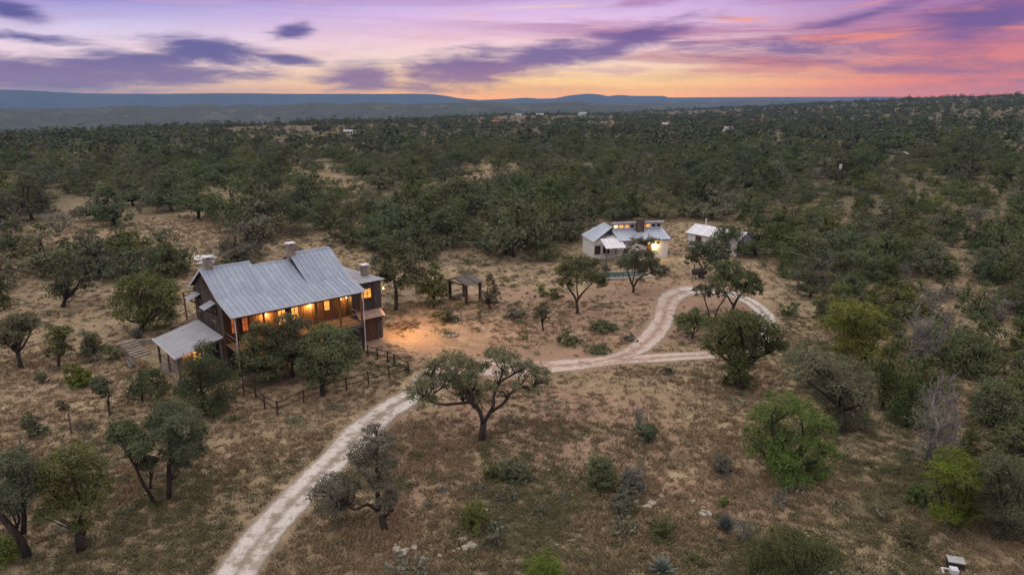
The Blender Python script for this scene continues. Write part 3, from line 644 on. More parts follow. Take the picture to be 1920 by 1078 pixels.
veg('J', 1368, 478, 418, 66, 'dark green juniper hiding the middle of the shed', lobes_px=[(1362,432,20,12),(1380,442,20,14),(1350,446,18,14),(1372,458,24,12)], dens=1.2)
veg('B', 1372, 588, 488, 100, 'green oak leaning over the gravel loop', lobes_px=[(1350,505,20,14),(1372,500,22,12),(1392,518,24,14),(1360,528,30,14),(1410,530,18,16),(1388,542,28,12),(1420,546,10,10)], wood_px=[([(1372,590),(1374,575),(1380,560),(1392,545)],.22,.08),([(1374,572),(1364,555),(1354,535)],.12,.05)], trunk_r=.2)
veg('Y', 1336, 604, 530, 66, 'spindly two-stemmed tree before the gravel loop', lobes_px=[(1318,545,18,12),(1340,540,16,10),(1352,552,12,8)], wood_px=[([(1334,606),(1328,585),(1320,562),(1314,545)],.10,.04),([(1338,606),(1346,580),(1358,562),(1362,552)],.10,.04)], dens=.7, trunk_r=.1)
veg('B', 1298, 634, 574, 70, 'bright green shrubby tree left of the big dark oak', name='shrub', dens=1.2)
veg('O', 1388, 728, 578, 175, 'big dark oak with a low crown on the right of the dirt road', lobes_px=[(1385,600,36,18),(1420,606,32,18),(1350,618,34,22),(1390,632,40,22),(1440,626,28,22),(1335,645,24,18),(1370,658,32,20),(1420,652,34,20),(1458,648,20,16),(1385,690,26,28),(1400,714,20,14),(1372,710,18,14)], dens=1.2, trunk_r=.32)
veg('P', 1388, 764, 738, 64, 'pale prickly pear under the big dark oak')
veg('P', 1425, 778, 760, 40, 'small prickly pear right of the one under the big oak')
veg('B', 1482, 900, 728, 185, 'large yellow green juniper right of the bare slope', name='juniper', lobes_px=[(1470,750,36,18),(1440,780,34,22),(1500,775,40,24),(1540,800,28,26),(1460,815,40,26),(1510,830,40,28),(1430,845,32,22),(1475,865,36,24),(1525,880,32,22),(1480,892,40,14),(1550,850,24,26),(1412,815,20,18)], dens=1.25)
veg('o', 1580, 812, 650, 185, 'grey green oak behind the large yellow green juniper', lobes_px=[(1510,672,40,18),(1550,680,40,20),(1590,690,38,22),(1530,705,40,20),(1575,715,40,22),(1620,720,26,26),(1500,700,26,16),(1600,745,34,22),(1560,745,34,18),(1625,755,20,20),(1590,775,30,20),(1560,780,30,20),(1612,792,26,18)], dens=1.2)
veg('B', 1622, 690, 560, 140, 'bright green thicket tree above the grey green oak', lobes_px=[(1590,580,36,16),(1630,590,34,18),(1570,605,32,18),(1610,615,36,18),(1645,625,24,20),(1600,640,34,14),(1585,662,30,18),(1630,660,32,20),(1610,680,34,14)], dens=1.2)
veg('J', 1655, 762, 650, 90, 'dark juniper between the grey oak and the bleached tree')
veg('D', 1722, 690, 572, 92, 'grey bare tree on the right slope above the junipers')
veg('D', 1740, 878, 716, 112, 'bleached dead tree with twisted bare branches on the right')
veg('J', 1700, 800, 700, 90, 'dark juniper behind the bleached dead tree')
veg('S', 1822, 702, 600, 108, 'dark green spreading bush on the right slope', dens=1.2)
veg('S', 1862, 798, 688, 118, 'dark green bush at right above the corner trees', dens=1.2)
veg('B', 1792, 990, 838, 120, 'rounded green tree left of the corner tree', lobes_px=[(1785,860,32,18),(1760,885,24,18),(1805,890,32,22),(1830,880,22,20),(1775,915,24,20),(1810,930,28,24),(1795,965,26,18),(1825,960,18,18),(1770,960,24,20),(1800,985,30,12)], dens=1.15)
veg('Y', 1882, 1010, 848, 120, 'pale olive tree in the lower right corner', lobes_px=[(1870,870,36,20),(1905,880,36,22),(1850,900,24,20),(1885,910,36,22),(1920,920,30,30),(1860,945,28,24),(1900,955,34,28),(1870,985,30,20),(1910,990,30,20)], dens=1.1)
veg('V', 1722, 942, 896, 60, 'small spiky green bush before the rounded green tree')
veg('J', 1662, 548, 480, 74, 'dark juniper alone on the right hand slope')
veg('D', 1742, 588, 528, 92, 'grey bare bush right of the lone juniper')
veg('S', 1900, 574, 532, 76, 'green bush cut by the right edge at mid height')
veg('S', 1590, 560, 505, 70, 'olive green thicket left of the lone juniper')
veg('Y', 1520, 540, 478, 90, 'pale olive mesquite right of the shed')
veg('T', 1540, 600, 552, 50, 'shrub at the edge of the grass right of the loop')
veg('V', 1480, 590, 560, 46, 'small dark shrub beside the gravel loop')
# foreground shrubs
veg('S', 964, 898, 844, 66, 'dense dark round shrub below the spreading oak', dens=1.4)
veg('V', 926, 896, 858, 44, 'thin green bush touching the dense dark shrub', dens=.7)
veg('P', 950, 944, 900, 54, 'clump of prickly pear below the dense dark shrub')
veg('V', 888, 990, 928, 64, 'green shrub left of the lower prickly pear')
veg('P', 932, 1000, 960, 40, 'small prickly pear right of the green shrub')
veg('G', 925, 1020, 990, 50, 'grey brush in the grass below the green shrub')
veg('S', 1124, 916, 844, 72, 'dark scrub, left half of the thicket on the bare slope')
veg('G', 1182, 922, 858, 66, 'grey scrub, right half of the thicket on the bare slope')
veg('G', 1165, 958, 912, 54, 'grey green bush below the thicket on the bare slope')
veg('D', 1200, 808, 752, 40, 'thin grey stalky bush above the thicket')
veg('S', 1216, 826, 786, 56, 'low green bush beside the stalky grey one')
veg('G', 1352, 888, 842, 48, 'upright grey green bush on the open grass')
veg('A', 1360, 994, 952, 58, 'pale agave rosette on the path side')
veg('D', 1392, 1012, 964, 44, 'low grey brush beside the agave')
veg('V', 1356, 950, 924, 22, 'small bright yucca above the agave', name='shrub')
veg('S', 1490, 1100, 990, 190, 'large mixed shrub at the lower edge right of the middle', lobes_px=[(1430,1030,34,20),(1470,1010,36,20),(1515,1020,36,24),(1550,1045,30,26),(1490,1055,50,26),(1440,1065,40,22)], dens=1.2)
veg('V', 1412, 1075, 1020, 46, 'yellow green bush left of the large mixed shrub')
veg('P', 1545, 1092, 1020, 80, 'prickly pear growing through the large mixed shrub')
veg('V', 1022, 1100, 1028, 100, 'green shrub at the middle of the lower edge', dens=1.1)
veg('P', 768, 1085, 1028, 110, 'wide prickly pear patch at the lower edge beside the drive')
veg('P', 1170, 1000, 956, 60, 'prickly pear in the grass below the grey bush')
veg('S', 1240, 1010, 960, 56, 'dark bush right of the prickly pear in the grass')
veg('A', 1240, 1072, 1040, 70, 'grey agave at the lower edge below the dark bush')
veg('P', 1490, 925, 900, 60, 'prickly pear patch at the foot of the large juniper')
veg('P', 1570, 955, 935, 40, 'scattered prickly pear on the right hand grass')
veg('P', 1650, 968, 942, 36, 'dark prickly pear near the small spiky bush')
veg('A', 258, 636, 606, 36, 'blue agave above the stone steps')
veg('D', 262, 400+0, 380, 20, 'tiny grey bush in the pasture')
veg('T', 430, 470, 448, 40, 'low olive bush behind the house ridge')
veg('V', 762, 694, 680, 18, 'small bush at the corner of the rail fence')
veg('S', 1250, 700, 684, 34, 'low dark bush beside the lower dirt road')
veg('S', 118, 770, 745, 30, 'wispy weeds on the dry slope', dens=.5)
veg('V', 42, 860, 830, 24, 'small weed bush beside the stake')

# ------------------------------------------------------------------ the wood behind: 290 nearest trees one by one, the rest as one mass
def proto(kind, seed, n, leaf, mat, twigs=1):
    g = np.random.default_rng(seed)
    lo = dict(O=lambda: oak_form(5.8, 4.0, g, 0, .0, 14, .62, .24), J=lambda: cone_form(5, 2.3, g), Y=lambda: oak_form(4.2, 3.1, g, 0, .0, 10, .62, .26), D=lambda: bush_form(4, 2.6, g, 7))[kind]()
    mb = MB()
    if kind == 'D': mb = dead_wood(4.2, 2.8, g, 110)
    else: oak_wood(mb, lo, 6 if kind == 'O' else 4.8, g, .2, .18, 5, twigs)
    v, f = leaves(lo, n, leaf, seed+5, .4, .30, .8, 20, .5, .65)
    return npmesh('crown', v, f, mat), mb.mesh('trunk', GREYW if kind == 'D' else BARK, True)
MID = [proto('O', 41, 3400, .24, L_OAK), proto('O', 42, 3400, .24, L_OAK), proto('O', 43, 3400, .24, L_FAR), proto('O', 44, 3000, .24, L_OAKL), proto('J', 45, 2400, .20, L_JUN), proto('Y', 46, 2000, .21, L_OLV), proto('D', 47, 700, .18, L_GRY), proto('Y', 48, 2200, .21, L_GRN)]
FARP = [proto('O', 51, 300, .85, L_FAR, 0)[0], proto('O', 52, 300, .85, L_FAR, 0)[0], proto('O', 53, 300, .85, L_OAK, 0)[0], proto('Y', 54, 240, .75, L_OLV, 0)[0], proto('J', 55, 220, .62, L_FAR, 0)[0], proto('D', 56, 200, .55, L_GRY, 0)[0]]
def scatter_gn(name, label, pts, rot, scl, idx, meshes, kind='stuff'):
    me = bpy.data.meshes.new(name); n = len(pts); me.vertices.add(n); me.vertices.foreach_set('co', np.ascontiguousarray(pts, np.float32).ravel())
    a = me.attributes.new('r', 'FLOAT_VECTOR', 'POINT'); a.data.foreach_set('vector', np.ascontiguousarray(rot, np.float32).ravel())
    a = me.attributes.new('s', 'FLOAT_VECTOR', 'POINT'); a.data.foreach_set('vector', np.ascontiguousarray(scl, np.float32).ravel())
    a = me.attributes.new('k', 'INT', 'POINT'); a.data.foreach_set('value', np.ascontiguousarray(idx, np.int32))
    me.update(); o = link(name, me); tag(o, label, kind=kind)
    ng = bpy.data.node_groups.new(name, 'GeometryNodeTree'); ng.interface.new_socket('Geometry', in_out='INPUT', socket_type='NodeSocketGeometry'); ng.interface.new_socket('Geometry', in_out='OUTPUT', socket_type='NodeSocketGeometry')
    N = ng.nodes; L = ng.links; gi = N.new('NodeGroupInput'); go = N.new('NodeGroupOutput'); jn = N.new('GeometryNodeJoinGeometry')
    def attr(nm, ty):
        q = N.new('GeometryNodeInputNamedAttribute'); q.data_type = ty; q.inputs['Name'].default_value = nm; return q.outputs['Attribute']
    ar, asc, ak = attr('r', 'FLOAT_VECTOR'), attr('s', 'FLOAT_VECTOR'), attr('k', 'INT'); er = N.new('FunctionNodeEulerToRotation'); L.new(ar, er.inputs[0])
    for i, m in enumerate(meshes):
        po = bpy.data.objects.new(name+'_piece', m); oi = N.new('GeometryNodeObjectInfo'); oi.inputs['Object'].default_value = po; oi.inputs['As Instance'].default_value = True
        cmpn = N.new('FunctionNodeCompare'); cmpn.data_type = 'INT'; cmpn.operation = 'EQUAL'; ins = [s for s in cmpn.inputs if s.type == 'INT']; L.new(ak, ins[0]); ins[1].default_value = i
        ip = N.new('GeometryNodeInstanceOnPoints'); L.new(gi.outputs[0], ip.inputs['Points']); L.new(cmpn.outputs[0], ip.inputs['Selection']); L.new(oi.outputs['Geometry'], ip.inputs['Instance']); L.new(er.outputs[0], ip.inputs['Rotation']); L.new(asc, ip.inputs['Scale'])
        L.new(ip.outputs[0], jn.inputs[0])
    L.new(jn.outputs[0], go.inputs[0]); md = o.modifiers.new('scatter', 'NODES'); md.node_group = ng; return o

def clearing(px, py):
    c = np.zeros(px.shape)
    w = (fbm(px/28, py/9, 44, 3)-.5)*1.3
    for (cx, cy2, a, b) in CLEAR: c = np.maximum(c, np.clip((1.3+w-np.hypot((px-cx)/a, (py-cy2)/b))*1.2, 0, .93))
    return c
def forest():
    g = np.random.default_rng(99); P = []
    for r0, r1, sp in ((34, 70, 2.5), (70, 130, 2.9), (130, 190, 3.9), (70, 160, 5.0), (160, 330, 5.8), (330, 650, 7.6), (650, 1300, 11.5), (1300, 2700, 21.0)):
        m = int(2*r1/sp)+2; ii, jj = np.meshgrid(np.arange(m), np.arange(m)); x = (ii-m/2+g.uniform(-.48, .48, ii.shape))*sp; y = (jj-m/2+g.uniform(-.48, .48, ii.shape))*sp
        x = x.ravel(); y = y.ravel(); r = np.hypot(x, y); az = np.abs(np.degrees(np.arctan2(x, y))); k = (r >= r0) & (r < r1) & (az < 50)
        P.append(np.stack([x[k], y[k], np.full(k.sum(), sp)], 1))
    P = np.vstack(P); x, y, sp = P.T; z = hz(x, y); px, py, dep = proj(x, y, z); r = np.hypot(x, y)
    cl = clearing(px, py); big = fbm(x/70, y/70, 61); den = .78+.9*(big-.40)*2
    den = np.where((px > 560) & (px < 1560) & (py > 350) & (py < 500), np.maximum(den, .9), den); den = np.where((px < 430) & (py > 330) & (py < 640), den*.6, den); den = np.where((px > 1440) & (py > 300), den*1.25+.1, den)
    den = np.where((px > 1440) & (py > 330) & (py < 520), np.maximum(den, 1.0), den); den = np.where((px > 1440) & (py > 520), .2+.8*sstep(.36, .52, fbm(x/12, y/12, 67)), den); den = np.where((px > 1440) & (py > 330) & (py <= 520), .75, den); den = np.where((sp < 4.5) & (px < 1440), 0, den); den = np.where((sp > 4.5) & (r < 190) & (px > 1440), 0, den)
    thin = fbm(x/130, y/130, 63, 3); den = den*np.where(r > 240, 1-.85*sstep(.52, .66, thin)*sstep(240, 420, r), 1); den = np.where((px > 1150) & (r > 500), np.maximum(den, 1.0), den)
    keep = (g.random(len(x)) < den) & (g.random(len(x)) > cl) & ~in_poly(px, py, YARD)
    keep &= ~((px > 1085) & (px < 1412) & (py > 415) & (py < 560))
    for (tx, ty, tw) in TAKEN: keep &= np.hypot(x-tx, y-ty) > tw*.75+1.6
    x, y, z, sp, r, px, py, dep = [a[keep] for a in (x, y, z, sp, r, px, py, dep)]; n = len(x)
    sc = (.5+1.1*g.random(n)**1.6)*np.where(r < 330, 1.0, np.where(r < 650, .86, np.where(r < 1300, .85, 1.05))); sc *= .8+.4*fbm(x/30, y/30, 71)
    right = (px > 1430) & (r < 420); u = g.random(n)
    ki = np.where(u < .24, 0, np.where(u < .46, 1, np.where(u < .66, 2, np.where(u < .74, 3, np.where(u < .84, 4, np.where(u < .95, 5, np.where(u < .965, 6, 7)))))))
    kr = np.where(u < .14, 0, np.where(u < .26, 1, np.where(u < .34, 2, np.where(u < .40, 3, np.where(u < .60, 4, np.where(u < .70, 5, np.where(u < .84, 6, 7))))))); ki = np.where(right, kr, ki)
    sc = np.where(right & (r < 190), sc*.85, sc); sc = np.where(right & (r >= 190), sc*1.12, sc); sc = np.where((r < 75), sc*.62, sc); sc = np.where((px > 1440) & (py > 520) & (r >= 75), sc*.72, sc); sc = np.where((px > 1440) & (py <= 520) & (r < 190), sc*.85, sc); sc = np.where(np.isin(ki, (4, 5, 6, 7)), sc*.82, sc)
    rz = g.random(n)*6.28; zs = sc*g.uniform(.8, 1.12, n)
    show = sc/dep*((px > -20) & (px < 1940) & (py < 1100)); order = np.argsort(-show); one = order[:270]; rest = order[270:]
    kinds = ['dark live oak', 'dark live oak', 'dull live oak', 'pale live oak', 'dark juniper', 'olive mesquite', 'grey leafless tree', 'pale green tree']
    nm = ['live_oak', 'live_oak', 'live_oak', 'live_oak', 'juniper', 'mesquite_tree', 'dead_tree', 'tree']
    cnt = {}; ORD = 'first second third fourth fifth sixth seventh eighth ninth tenth eleventh twelfth thirteenth fourteenth fifteenth sixteenth seventeenth eighteenth nineteenth twentieth'.split()+[f'{q}th' if q % 10 not in (1, 2, 3) else f'{q}'+{1: 'st', 2: 'nd', 3: 'rd'}[q % 10] for q in range(21, 120)]
    one = one[np.argsort(px[one])]
    for i in one:
        k = int(ki[i])
        zone = 'of the pasture left of the house' if px[i] < 430 else ('of the wood behind the board house' if px[i] < 880 else ('of the wood behind the cottage' if px[i] < 1440 else 'of the thicket at right'))
        dist = 'front' if r[i] < 115 else ('middle' if r[i] < 150 else 'back')
        key = (k if k > 1 else 0, zone, dist); cnt[key] = cnt.get(key, 0)+1; nth = ORD[cnt[key]-1]
        t = link(nm[k], None, None, (x[i], y[i], z[i]-.1), rz[i]); t.scale = (sc[i], sc[i], zs[i])
        tag(t, f'{nth} {kinds[k]} from left, {dist} rows {zone}', 'tree', f'{kinds[k]}s {zone}')
        link('trunk', MID[k][1], t); link('crown', MID[k][0], t)
    near = rest[r[rest] < 300]; farr = rest[r[rest] >= 300]
    fk = np.array([0, 1, 2, 0, 4, 3, 5, 3])
    pts = np.concatenate([np.stack([x[q], y[q], z[q]-.1], 1) for q in (near, farr)]); rot = np.zeros_like(pts); rot[:, 2] = np.concatenate([rz[near], rz[farr]])
    scl = np.concatenate([np.stack([sc[q], sc[q], zs[q]], 1) for q in (near, farr)]); idx = np.concatenate([ki[near], 8+fk[ki[farr]]])
    scatter_gn('woodland', 'dense dark live oak and juniper woodland reaching to the hills', pts, rot, scl, idx, [m[0] for m in MID]+FARP)
    print('forest', n, len(near), len(farr))
forest()

# ------------------------------------------------------------------ dry grass, weeds and loose stones
DRYG = NT('dry_grass_blades'); _g = DRYG.n('ShaderNodeNewGeometry'); _i = DRYG.n('ShaderNodeObjectInfo')
_c = DRYG.mix(_g.outputs['Random Per Island'], (.42, .315, .19), (.22, .16, .10)); _c = DRYG.mix(DRYG.M('MULTIPLY', _i.outputs['Random'], .8), _c, (.25, .175, .11)); DRYG.bsdf(_c, .95, .05); DRYG = DRYG.m
GRNG = NT('green_grass_blades'); _g = GRNG.n('ShaderNodeNewGeometry'); _c = GRNG.mix(_g.outputs['Random Per Island'], (.190, .170, .090), (.120, .110, .060)); GRNG.bsdf(_c, .95, .05); GRNG = GRNG.m
WEED = NT('dark_weeds'); _g = WEED.n('ShaderNodeNewGeometry'); _c = WEED.mix(_g.outputs['Random Per Island'], (.200, .140, .100), (.120, .086, .064)); WEED.bsdf(_c, .95, .05); WEED = WEED.m
def tuft(seed, n, h, w, mat, spread):
    g = np.random.default_rng(seed); V = []; Fc = []
    for _ in range(n):
        a = g.random()*6.28; q = spread*g.random()**.5; p = np.array([q*math.cos(a), q*math.sin(a), -.03]); d = unit(np.array([g.normal()*.5, g.normal()*.5, 1.0])); L = h*g.uniform(.5, 1.15); s = unit(np.cross(d, g.normal(size=3)))*w
        tip = p+d*L+np.array([d[0], d[1], -.3])*L*.35; m = p+d*L*.55; b = len(V); V += [p-s, p+s, m+s*.8, m-s*.8, tip]; Fc += [(b, b+1, b+2, b+3), (b+3, b+2, b+4, b+4)]
    V = np.array(V); F4 = [f for f in Fc if f[2] != f[3]]; F3 = [f[:3] for f in Fc if f[2] == f[3]]
    me = bpy.data.meshes.new('tuft'); me.from_pydata([tuple(p) for p in V], [], [tuple(f) for f in F4]+[tuple(f) for f in F3]); me.materials.append(mat); me.update(); return me
TUFTS = [tuft(1, 16, .34, .020, DRYG, .20), tuft(2, 22, .26, .022, DRYG, .28), tuft(3, 16, .30, .022, GRNG, .22), tuft(4, 18, .20, .028, WEED, .26)]
def near_road(x, y):
    d = np.full(x.shape, 99.0)
    for c, w in ROADS:
        for i in range(0, len(c), 2): d = np.minimum(d, np.hypot(x-c[i, 0], y-c[i, 1])-w[i]*.5)
    return d
def house_local(x, y):
    c, s = math.cos(HOUSE_A), math.sin(HOUSE_A); dx, dy = x-HOUSE_O[0], y-HOUSE_O[1]; return dx*c+dy*s, -dx*s+dy*c
def built(x, y):
    def inside(o, a, x0, x1, y0, y1):
        dx, dy = x-o[0], y-o[1]; u = dx*math.cos(a)+dy*math.sin(a); v = -dx*math.sin(a)+dy*math.cos(a); return (u > x0) & (u < x1) & (v > y0) & (v < y1)
    return inside((15.1, 93.9), math.radians(12), -4.6, 8.2, -2.8, 7.6) | inside((26.9, 103.3), math.atan2(-8.3, 6.6), -.5, 9.3, -.5, 5.0) | inside(gp(1170, 518), math.radians(8), -4, 3.7, -1.9, 2.3)
def grass():
    g = np.random.default_rng(5); P = []
    for r0, r1, n in ((24, 45, 40000), (45, 75, 36000), (75, 150, 26000)):
        r = np.sqrt(g.uniform(r0*r0, r1*r1, n)); a = np.radians(g.uniform(-44, 44, n)); P.append(np.stack([r*np.sin(a), r*np.cos(a)], 1))
    P = np.vstack(P); x, y = P.T; z = hz(x, y); px, py, dep = proj(x, y, z); u, v = house_local(x, y)
    e = lambda cx, cy2, a, b: np.clip(1.3-np.hypot((px-cx)/a, (py-cy2)/b), 0, 1)
    bare = np.maximum.reduce([e(840,640,150,50)*1.2, e(1000,665,200,30), e(1150,600,200,80)*.6, e(1300,560,170,45)*.8, e(900,790,130,50)*.6, e(1020,850,160,90)*.5])
    patch = fbm(x/5, y/5, 81)
    k = (g.random(len(x)) < .25+1.3*(patch-.25)) & (g.random(len(x)) > bare) & (near_road(x, y) > .1) & ~((u > -4.5) & (u < 15) & (v > -.2) & (v < 12.5)) & ~built(x, y)
    x, y, z, r = x[k], y[k], z[k], np.hypot(x, y)[k]; px, py = px[k], py[k]; n = len(x)
    gr = fbm(x/9, y/9, 91)+.25*np.maximum(np.exp(-(((px-1660)/220)**2+((py-880)/150)**2)), np.exp(-(((px-300)/250)**2+((py-960)/100)**2)))
    u2 = g.random(n); idx = np.where(gr+.25*(u2-.5) > .60, 2, np.where(u2 < .50, 0, np.where(u2 < .90, 1, 3)))
    s = g.uniform(.45, 1.1, n)*(1+.5*sstep(60, 140, r)); rot = np.zeros((n, 3)); rot[:, 2] = g.random(n)*6.28
    scatter_gn('dry_grass', 'tufts of dry straw coloured grass and weeds on the slopes', np.stack([x, y, z], 1), rot, np.stack([s*1.15, s*1.15, s], 1), idx, TUFTS)
    # scattered low weeds
    m = 3600; r = np.sqrt(g.uniform(26**2, 125**2, m)); a = np.radians(g.uniform(-42, 42, m)); x, y = r*np.sin(a), r*np.cos(a); z = hz(x, y); u, v = house_local(x, y); px, py, dep = proj(x, y, z)
    k = (near_road(x, y) > .5) & ~((u > -5) & (u < 15.5) & (v > -1) & (v < 13)) & (fbm(x/12, y/12, 15) > .44) & ~built(x, y) & (g.random(m) > .75*np.clip(1.3-np.hypot((px-860)/150, (py-655)/40), 0, 1))
    n = int(k.sum()); s = .2+.85*g.random(n)**2.8; rot = np.zeros((n, 3)); rot[:, 2] = g.random(n)*6.28
    gq = np.random.default_rng(3); W = []
    for i, (mt, q) in enumerate(((L_OLV, 1), (L_GRY, 2), (L_OAK, 3))):
        vv, ff = leaves(bush_form(.9, 1.0, np.random.default_rng(300+i), 5), 260, .12, 310+i, .5, .34, .9, 18, .3); W.append(npmesh('weed', vv, ff, mt))
    scatter_gn('low_scrub', 'small weeds and low scrub dotted over the dry ground', np.stack([x[k], y[k], z[k]], 1), rot, np.stack([s, s, s*g.uniform(.5, 1, n)], 1), g.integers(0, 3, n), W)
grass()
def rock_mesh(seed, mat, flat=.6):
    import bmesh
    g = np.random.default_rng(seed); bm = bmesh.new(); bmesh.ops.create_icosphere(bm, subdivisions=2, radius=1.0); ax = g.uniform(.65, 1.2, 3); ax[2] *= flat
    pl = [(unit(g.normal(size=3)), g.uniform(.55, .9)) for _ in range(7)]
    for v in bm.verts:
        p = np.array(v.co)
        for nrm, d in pl:
            q = p@nrm
            if q > d: p = p-nrm*(q-d)*.9
        v.co = Vector(p*ax)
    me = bpy.data.meshes.new('stone'); bm.to_mesh(me); bm.free(); me.materials.append(mat); return me
ROCKS = [rock_mesh(i, LIME) for i in range(4)]
def stones():
    g = np.random.default_rng(8); x = []; y = []
    for (cx, cy2, a, b, n) in ((1000,870,130,70,90),(1080,960,110,80,80),(870,1020,40,20,36),(1200,900,200,150,70),(760,900,130,140,40),(640,870,60,90,40),(1400,960,160,60,50),(930,760,150,50,40),(1210,945,40,14,26),(200,890,300,120,50),(1000,600,250,60,60),(1300,600,200,60,40),(690,1000,90,50,14),(620,800,160,60,40),(300,420,200,60,60),(1750,560,150,60,40)):
        for _ in range(n):
            p = gp(cx+g.normal()*a*.6, cy2+g.normal()*b*.6) if cy2 < 1060 else gp(cx, cy2); x.append(p[0]); y.append(p[1])
    x = np.array(x); y = np.array(y); k = (near_road(x, y) > .2); u, v = house_local(x, y); k &= ~((u > -4.5) & (u < 15) & (v > -.2) & (v < 12.5)); x, y = x[k], y[k]; n = len(x)
    s = .04+.08*g.random(n)**3+.03*(np.hypot(x, y) > 60); rot = g.random((n, 3))*np.array([.5, .5, 6.28])
    scatter_gn('limestone_rubble', 'pale limestone chips scattered over the bare slopes', np.stack([x, y, hz(x, y)+s*.2], 1), rot, np.stack([s*1.2, s, s*.9], 1), g.integers(0, 4, n), ROCKS)
stones()

# ------------------------------------------------------------------ building materials and helpers
def metal_mat(name, a, b, rough=.5):
    t = NT(name); o = t.obr(); n = t.noise(1.3, 5, .65); n2 = t.noise(.5, 3, .6, mp=(3, .4, 1))
    c = t.mix(t.sm(n, .3, .75), a, b); c = t.mix(t.M('MULTIPLY', t.sm(n2, .5, .75), .35), c, tuple(x*.62 for x in b)); c = t.mix(t.M('MULTIPLY', o, .6), c, tuple(x*.66 for x in a))
    t.bsdf(c, t.M('MULTIPLY_ADD', n, .25, rough-.1), .4, .25, t.bump(t.noise(5, 3), .1, .01)); return t.m
ROOF = metal_mat('galvanised_roof', (.340, .400, .490), (.265, .315, .395))  # galvanised metal, with the blue of the reflected sky put into its base colour
ROOFW = metal_mat('white_metal_roof', (.80, .82, .86), (.68, .70, .74))
ROOFB = metal_mat('pale_blue_roof', (.50, .56, .65), (.42, .48, .57))
ROOFC = metal_mat('corrugated_roof', (.42, .43, .46), (.33, .34, .37))
ROOFT = metal_mat('warm_rusty_roof', (.42, .30, .22), (.30, .21, .16))
BOARD = plain('weathered_boards', (.130, .108, .094), (.064, .053, .047), 3.0, .92, .12, mp=(4, 4, .35), objr=.6)
BROWN = plain('brown_boards', (.20, .105, .055), (.10, .054, .030), 3.0, .9, .15, mp=(3, 3, .4), objr=.5)
DARKW = plain('dark_timber', (.060, .046, .040), (.032, .025, .022), 3.0, .92, .1, mp=(3, 3, .4))
GREYT = plain('grey_timber', (.19, .17, .16), (.11, .098, .092), 3.0, .95, .1, mp=(3, 3, .4), objr=.5)
WHITEP = plain('white_paint', (.66, .66, .68), (.54, .54, .56), 1.5, .6, .3)
CREAM = plain('whitewashed_wall', (.78, .77, .76), (.66, .65, .64), 1.2, .9, .2, objr=.15)
TANW = plain('tan_planks', (.30, .20, .13), (.20, .13, .085), 2.0, .9, .15, objr=.4)
IRON = plain('black_iron', (.022, .022, .024), (.05, .04, .036), 6, .6, .4)
GL_W = glow('lit_window', (1.0, .42, .09), 1.5); GL_Y = glow('bright_lit_window', (1.0, .66, .25), 2.2); GL_R = glow('dim_lit_window', (.75, .17, .05), .8); BULB = glow('lamp_bulb', (1.0, .78, .42), 14)
DGLASS = NT('dark_glass'); DGLASS.bsdf((.03, .035, .045), .08, .6); DGLASS = DGLASS.m
def roof(parent, name, A, B, C, D, n, mat, under, thick=.05, seam=.055):
    """a sheathing board carrying n metal panels; A-B eave, D-C upper edge (local points)"""
    A, B, C, D = [np.array(p, float) for p in (A, B, C, D)]; nm = unit(np.cross(B-A, D-A)); nm = nm if nm[2] > 0 else -nm
    base = MB().hexa([A-nm*thick, B-nm*thick, C-nm*thick, D-nm*thick], [A, B, C, D]).obj(name, under, parent)
    for k in range(n):
        t0, t1 = k/n, (k+1)/n; a = A+(B-A)*t0; b = A+(B-A)*t1; d = D+(C-D)*t0; c = D+(C-D)*t1; ee = unit(A-D)*.05; a = a+ee; b = b+ee; o = nm*.006; h = nm*.018; s = unit(B-A)*.028
        m = MB().hexa([a+o, b+o, c+o, d+o], [a+h, b+h, c+h, d+h]); m.hexa([a+h*.9, a+s+h*.9, d+s+h*.9, d+h*.9], [a+nm*seam, a+s+nm*seam, d+s+nm*seam, d+nm*seam]); m.obj('roof_panel', mat, base)
    return base
def boards(parent, a, b, z0, z1, mat, w=.25, out=(0, 0), name='board', skip=()):
    """upright boards from a to b (local x,y); z1 may be a function of the distance along"""
    a = np.array(a, float); b = np.array(b, float); L = np.linalg.norm(b-a); d = (b-a)/L; o = np.array(out, float); n = max(1, int(round(L/w)))
    for k in range(n):
        s0, s1 = L*k/n+.008, L*(k+1)/n-.008; mid = (s0+s1)/2; z1a, z1b = (z1(s0), z1(s1)) if callable(z1) else (z1, z1); j = .015+.02*random.random(); p, q = a+d*s0, a+d*s1
        pieces = [(z0, None)]
        for (u0, u1, w0, w1) in skip:
            if u0 < mid < u1: pieces = [(z0, w0), (w1, None)]
        for (lo, hi) in pieces:
            ha, hb = (z1a, z1b) if hi is None else (hi, hi)
            if min(ha, hb)-lo < .05: continue
            i = o*.003; e = o*(.003+j)
            MB().hexa([(*(p+i), lo), (*(q+i), lo), (*(q+e), lo), (*(p+e), lo)], [(*(p+i), ha), (*(q+i), hb), (*(q+e), hb), (*(p+e), ha)]).obj(name, mat, parent)
